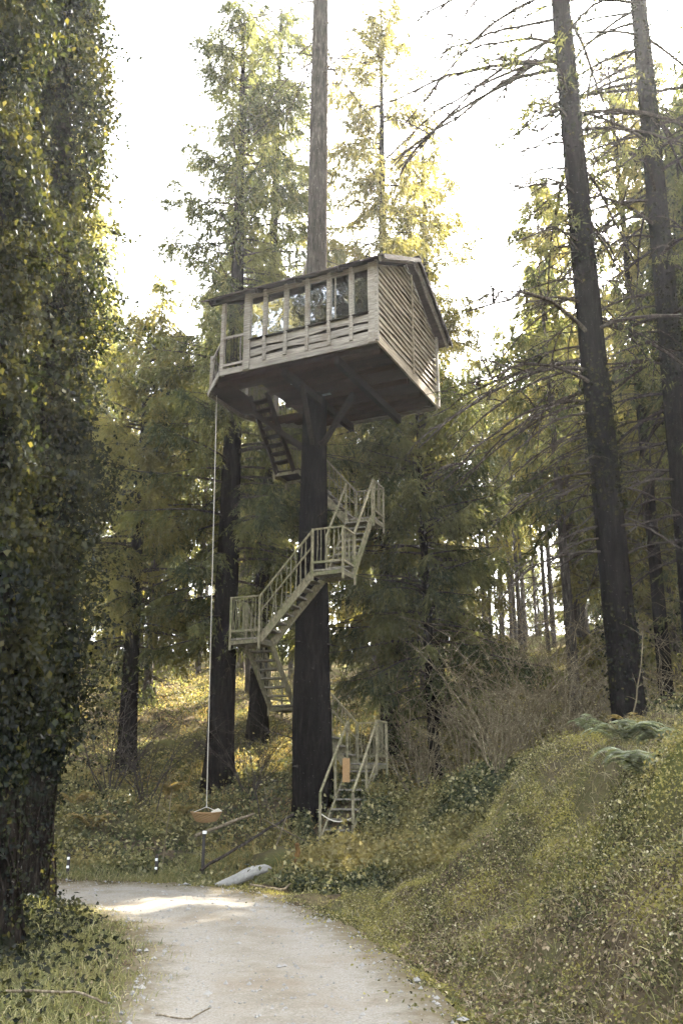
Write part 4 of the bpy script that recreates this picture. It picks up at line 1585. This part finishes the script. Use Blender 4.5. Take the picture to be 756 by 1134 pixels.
for i in range(len(x)):
    a0 = rg.uniform(2.2, 5.2)
    L = rg.exponential(.22) + .15
    q = np.linspace(0, 1, 6)
    bx = x[i] + cos(a0) * L * q + .04 * np.sin(q * 6 + i)
    by = y[i] + sin(a0) * L * q
    bz = hh_[i] + (height(bx, by) - hh_[i]) + .02 + .16 * L * np.sin(q * pi)
    tube(mb, np.stack([bx, by, bz], 1), np.linspace(.0045, .002, 6), 3, rg.random(), cap=False)
tag(mb.build('bank_stems', 'twig_pale'), 'dead bramble stems and runners trailing over the bank', kind='stuff')
# left verge
x, y = scatter(120000, -7.5, 0, 4.5, 14.6, lambda x, y: sst(-.45, .45, road_d(x, y)[0] + .3 * vn(x, y, .4, 63)) * (road_d(x, y)[1] < 0))
blades('verge_grass', 'short green grass on the left verge', 'grass', x, y, .04, .13, .008, .8)
x, y = scatter(26000, -6.5, -1.4, 5.0, 13.6, lambda x, y: off_road(x, y, .0, .7) * (road_d(x, y)[1] < 0) * np.where(x < -2.9, 1, .25))
cover('verge_ivy', 'ivy leaves creeping through the left verge', 'ivy', x, y, .035, .085, .06)
# far verge and hillside undergrowth
x, y = scatter(90000, -14, 3, 16.8, 19.8, lambda x, y: off_road(x, y, 0, .5) * (height(x, y) < 1.1))
blades('far_verge_grass', 'grass fringe along the far side of the track', 'grass', x, y, .05, .20, .010, .8)
x, y = scatter(420000, -22, 20, 16.5, 48, lambda x, y: off_road(x, y, .2, 1.2) * np.clip(21 / y, 0, 1) ** 1.6 * (np.abs(x) < y * .52) * (.2 + .8 * (vn(x, y, 1.1, 41) > -.45)))
cover('undergrowth', 'brambles and low leafy undergrowth over the hillside', 'bramble', x, y, .05, .12, .16, clump=.8)
x, y = scatter(130000, -22, 20, 17, 48, lambda x, y: off_road(x, y, .3, 1.2) * np.clip(21 / y, 0, 1) ** 1.3 * (np.abs(x) < y * .52) * (vn(x, y, 1.7, 43) > -.1))
blades('hillside_grass', 'grass tufts on the hillside, sunlit gold put into their colour', 'gold_fern', x, y, .12, .40, .014, .8)  # sunlight on the slope is painted by this gold blade colour
# ivy on the mounds beside the stair foot
x, y = scatter(160000, -.9, 7, 16.2, 21.8, lambda x, y: off_road(x, y, .4, 1.2))
cover('mound_ivy', 'pale speckled ivy covering the mound at the stair foot', 'bramble', x, y, .04, .10, .13)
# leaf litter and loose stones scattered on the track edges
x, y = scatter(26000, -6, 2.6, 5.0, 17.8, lambda x, y: sst(-.9, .1, road_d(x, y)[0]) * sst(.7, .1, road_d(x, y)[0]))
cover('leaf_litter', 'dead leaves scattered along the edges of the track', 'litter', x, y, .02, .05, .006, .5)
x, y = scatter(16000, -7, 2.2, 5.0, 17.8, lambda x, y: sst(.1, -.1, road_d(x, y)[0]) * (.45 + .55 * sst(-.7, 0, road_d(x, y)[0])))
h = height(x, y) + .032
mb = MB()
oct_ = np.array([(1, 0, 0), (0, 1, 0), (-1, 0, 0), (0, -1, 0), (0, 0, .7), (0, 0, -.6)], float)
of = np.array([(0, 1, 4), (1, 2, 4), (2, 3, 4), (3, 0, 4), (1, 0, 5), (2, 1, 5), (3, 2, 5), (0, 3, 5)])
sz = rg.exponential(.007, (len(x), 1, 1)) + .004
an = rg.random((len(x), 1)) * 6.28
V = oct_[None] * sz * rg.uniform(.6, 1.3, (len(x), 6, 1))
Vx = V[..., 0] * np.cos(an) - V[..., 1] * np.sin(an)
Vy = V[..., 0] * np.sin(an) + V[..., 1] * np.cos(an)
V = np.stack([Vx, Vy, V[..., 2]], -1) + np.stack([x, y, h], 1)[:, None]
mb.add(V.reshape(-1, 3), (np.arange(len(x))[:, None, None] * 6 + of[None]).reshape(-1, 3), np.repeat(rg.random(len(x)), 8))
tag(mb.build('loose_gravel', 'stone'), 'loose pale stones lying on the track', kind='stuff')

# ------------------------------------------------------------------ rope and basket
RX, RY = -3.04, 20.55
top = H2W(-4.72, 0.95, -0.1)
mb = MB()
f = np.linspace(0, 1, 12)
bas = np.array([-2.98, top[1] - .1, 0.90])
bas[0] = -2.93
Pp = top + (bas + [0, 0, .30] - top) * f[:, None]
tube(mb, Pp, .0095, 6)
rp = mb.build('hanging_rope', 'rope')
tag(rp, 'long pale rope hanging from the left corner of the treehouse to the basket', 'rope')
root = thing('hanging_basket', 'tan wicker basket hanging on the rope just above the track edge', 'basket', tuple(bas))
mb = MB()
k, n = 28, 9
zz = np.linspace(0, .19, n)
rr = .19 + .11 * (zz / .19) ** .8
V, F = [], []
an = np.arange(k) * 2 * pi / k
for shell, dr in ((0, 0.0), (1, -.015)):
    for i in range(n):
        rad = (rr[i] + dr) * (1 + .025 * np.cos(an * 14 + (i % 2) * pi))
        V.append(np.stack([rad * np.cos(an) * 1.12, rad * np.sin(an) * .85, 0 * an + zz[i] + (0.012 if shell and i == 0 else 0) + .012 * np.cos(an * 2)], 1))
V = np.concatenate(V)
for s_ in range(2):
    for i in range(n - 1):
        for j in range(k):
            a0 = s_ * n * k + i * k
            F.append((a0 + j, a0 + (j + 1) % k, a0 + k + (j + 1) % k, a0 + k + j))
mb.add(V, F, .5)
for base in (0, n * k):
    c = np.vstack([V[base:base + k], [[0, 0, zz[0] + (.012 if base else 0)]]])
    mb.add(c, np.stack([np.arange(k), (np.arange(k) + 1) % k, np.full(k, k)], 1), .4)
mb.build('basket_body', 'wicker', root, smooth=False)
mb = MB()
an = np.linspace(0, 2 * pi, 33)
tube(mb, np.stack([.30 * 1.12 * np.cos(an), .30 * .85 * np.sin(an), .192 + .012 * np.cos(2 * an)], 1), .014, 6, cap=False)
mb.build('rim', 'wicker', root)
mb = MB()
for sx in (-1, 1):
    tube(mb, [(sx * .3, 0, .19), (sx * .12, 0, .26), (0, 0, .31)], .008, 5)
mb.build('handle', 'rope', root)
mb = MB()
tube(mb, [(0, 0, .29), (.02, 0, .33), (0, 0, .37), (-.02, 0, .33), (0, 0, .29)], .01, 6)
mb.build('hook', 'steel', root)
mb = MB()
tube(mb, [(.12, .02, .17), (.26, 0, .225), (.33, -.02, .20)], [.05, .06, .03], 8)
mb.build('folded_cloth', 'rope', root)

# ------------------------------------------------------------------ marker posts along the far verge
for i, (x, y, h_, lab) in enumerate(((-5.05, 17.9, .42, 'short dark marker post with two white dots, leftmost of three'),
                                     (-3.42, 17.9, .42, 'short dark marker post with two white dots, middle of three'),
                                     (-2.62, 18.3, .75, 'taller dark marker post with one white cap right under the basket'))):
    root = thing('marker_post', lab, 'marker post', (x, y, hz(x, y) - .05), 0, 'marker posts on the far verge')
    mb = MB()
    tube(mb, [(0, 0, 0), (0, 0, h_), (0, 0, h_ + .02)], [.032, .03, .015], 10)
    mb.build('post', 'post', root)
    for z in ((h_ - .06, h_ - .21) if i < 2 else (h_ + .03,)):
        mb = MB()
        box(mb, (-.022, -.044, z - .022), (.022, -.028, z + .022) if i < 2 else (.045, .03, z + .03))
        mb.build('reflector', 'white', root)


def pole(name, label, cat, P, R, mt, group=None, k=8, seed=0):
    rgp = np.random.default_rng(seed)
    P = np.array(P, float)
    s = np.linspace(0, 1, 12)
    u = np.linspace(0, 1, len(P))
    Q = np.stack([np.interp(s, u, P[:, i]) for i in range(3)], 1)
    o = Q[0].copy()
    Q = Q - o + rgp.normal(size=Q.shape) * R * .25
    mb = MB()
    tube(mb, Q, np.linspace(R, R * .75, 12), k, jit=.1, rng=rgp)
    ob = mb.build(name, mt, smooth=True)
    ob.location = tuple(o)
    return tag(ob, label, cat, group)


def gpt(x, y, dz=0.0):
    return (x, y, hz(x, y) + dz)


pole('fallen_pole', 'peeled pole slanting up from the basket towards the trunk', 'pole', [(-2.80, 18.35, .72), (-1.80, 19.3, 1.10)], .035, 'stick', 'old rail poles by the track', seed=1)
pole('fallen_pole', 'longer dark pole leaning below the slanting peeled one, ending at the host trunk', 'pole',
     [(-2.62, 18.1, .14), (-1.0, 19.8, 1.08)], .032, 'twig', 'old rail poles by the track', seed=2)
pole('fallen_stick', 'thin crossed stick leaning by the host trunk, taller', 'stick', [gpt(-1.45, 19.0, 0), (-1.12, 19.6, 1.05)], .016, 'stick', seed=3)
pole('fallen_stick', 'thin crossed stick leaning by the host trunk, tilted flatter', 'stick', [(-1.55, 19.1, 1.0), (-.85, 19.5, .62), gpt(-.65, 19.55, .05)], .014, 'stick', seed=4)
pole('wooden_stake', 'short orange-brown stake at the corner of the mound', 'stake', [gpt(-.83, 17.6, -.05), gpt(-.80, 17.6, .42), gpt(-.80, 17.6, .62)], .055, 'stake_wood', seed=5)
pole('fallen_twig', 'curved thin twig lying on the track at the bottom of the photo', 'twig', [gpt(-1.35, 7.35, .045), gpt(-1.1, 7.28, .05), gpt(-.98, 7.55, .06)], .007, 'stick', k=5, seed=6)
pole('fallen_branch', 'pale curved branch lying at the foot of the mound', 'branch', [gpt(-.75, 17.3, .08), gpt(-.95, 15.8, .10), gpt(-1.5, 15.9, .10)], .022, 'stick', k=6, seed=7)
pole('fallen_branch', 'thin pale branch lying in the left verge near the track', 'branch', [gpt(-2.5, 7.5, .08), gpt(-2.0, 7.7, .08), gpt(-1.75, 7.5, .06)], .012, 'stick', k=6, seed=8)


def stone(name, label, cat, loc, dims, rz, mt, seed, tilt=0.0, sub=3):
    import bmesh
    bm = bmesh.new()
    bmesh.ops.create_icosphere(bm, subdivisions=sub, radius=1.0)
    for v in bm.verts:
        p = v.co.copy()
        k = 1 + .16 * float(vn(p.x * 3 + seed, p.y * 3 + p.z * 2, 1.0, seed)) + .07 * float(vn(p.x * 8, p.y * 8 + p.z * 6, 1.0, seed + 1))
        tp = 1.0 - .38 * (0.5 - p.x * .5)
        v.co.x = p.x * dims[0] * k
        v.co.y = p.y * dims[1] * k * tp
        v.co.z = p.z * dims[2] * k * tp + .04 * math.sin(p.x * 2.5)
    me = bpy.data.meshes.new(name)
    bm.to_mesh(me)
    bm.free()
    for p in me.polygons:
        p.use_smooth = True
    me.materials.append(M[mt])
    ob = bpy.data.objects.new(name, me)
    COL.objects.link(ob)
    ob.location = loc
    ob.rotation_euler = (0, -tilt, rz)
    return tag(ob, label, cat)


stone('pale_boulder', 'long pale grey stone like a worn log, lying at the edge of the track', 'stone', (-1.72, 16.75, hz(-1.72, 16.75) + .17), (.52, .17, .12), .35, 'stone', 3, .18)
stone('mound_rock', 'dark mossy rock showing under the moss behind the pale stone', 'rock', (-1.35, 19.1, hz(-1.35, 19.1) + .10), (.5, .4, .30), .3, 'soil', 5)

# ------------------------------------------------------------------ haze
x0, x1, y0, y1, z0, z1 = -75, 75, -40, 125, -2.2, 52
mb = MB()
box(mb, (x0, y0, z0), (x1, y1, z1))
m, t = mat('haze_air')
pv = N(t, 'ShaderNodeVolumePrincipled')
pv.inputs['Color'].default_value = (0.96, 0.97, 1.0, 1)
pv.inputs['Density'].default_value = HAZE
pv.inputs['Anisotropy'].default_value = 0.45
o = N(t, 'ShaderNodeOutputMaterial')
t.links.new(pv.outputs[0], o.inputs['Volume'])
tag(mb.build('haze', m), 'thin pale sunlit mist filling the forest air', kind='stuff')
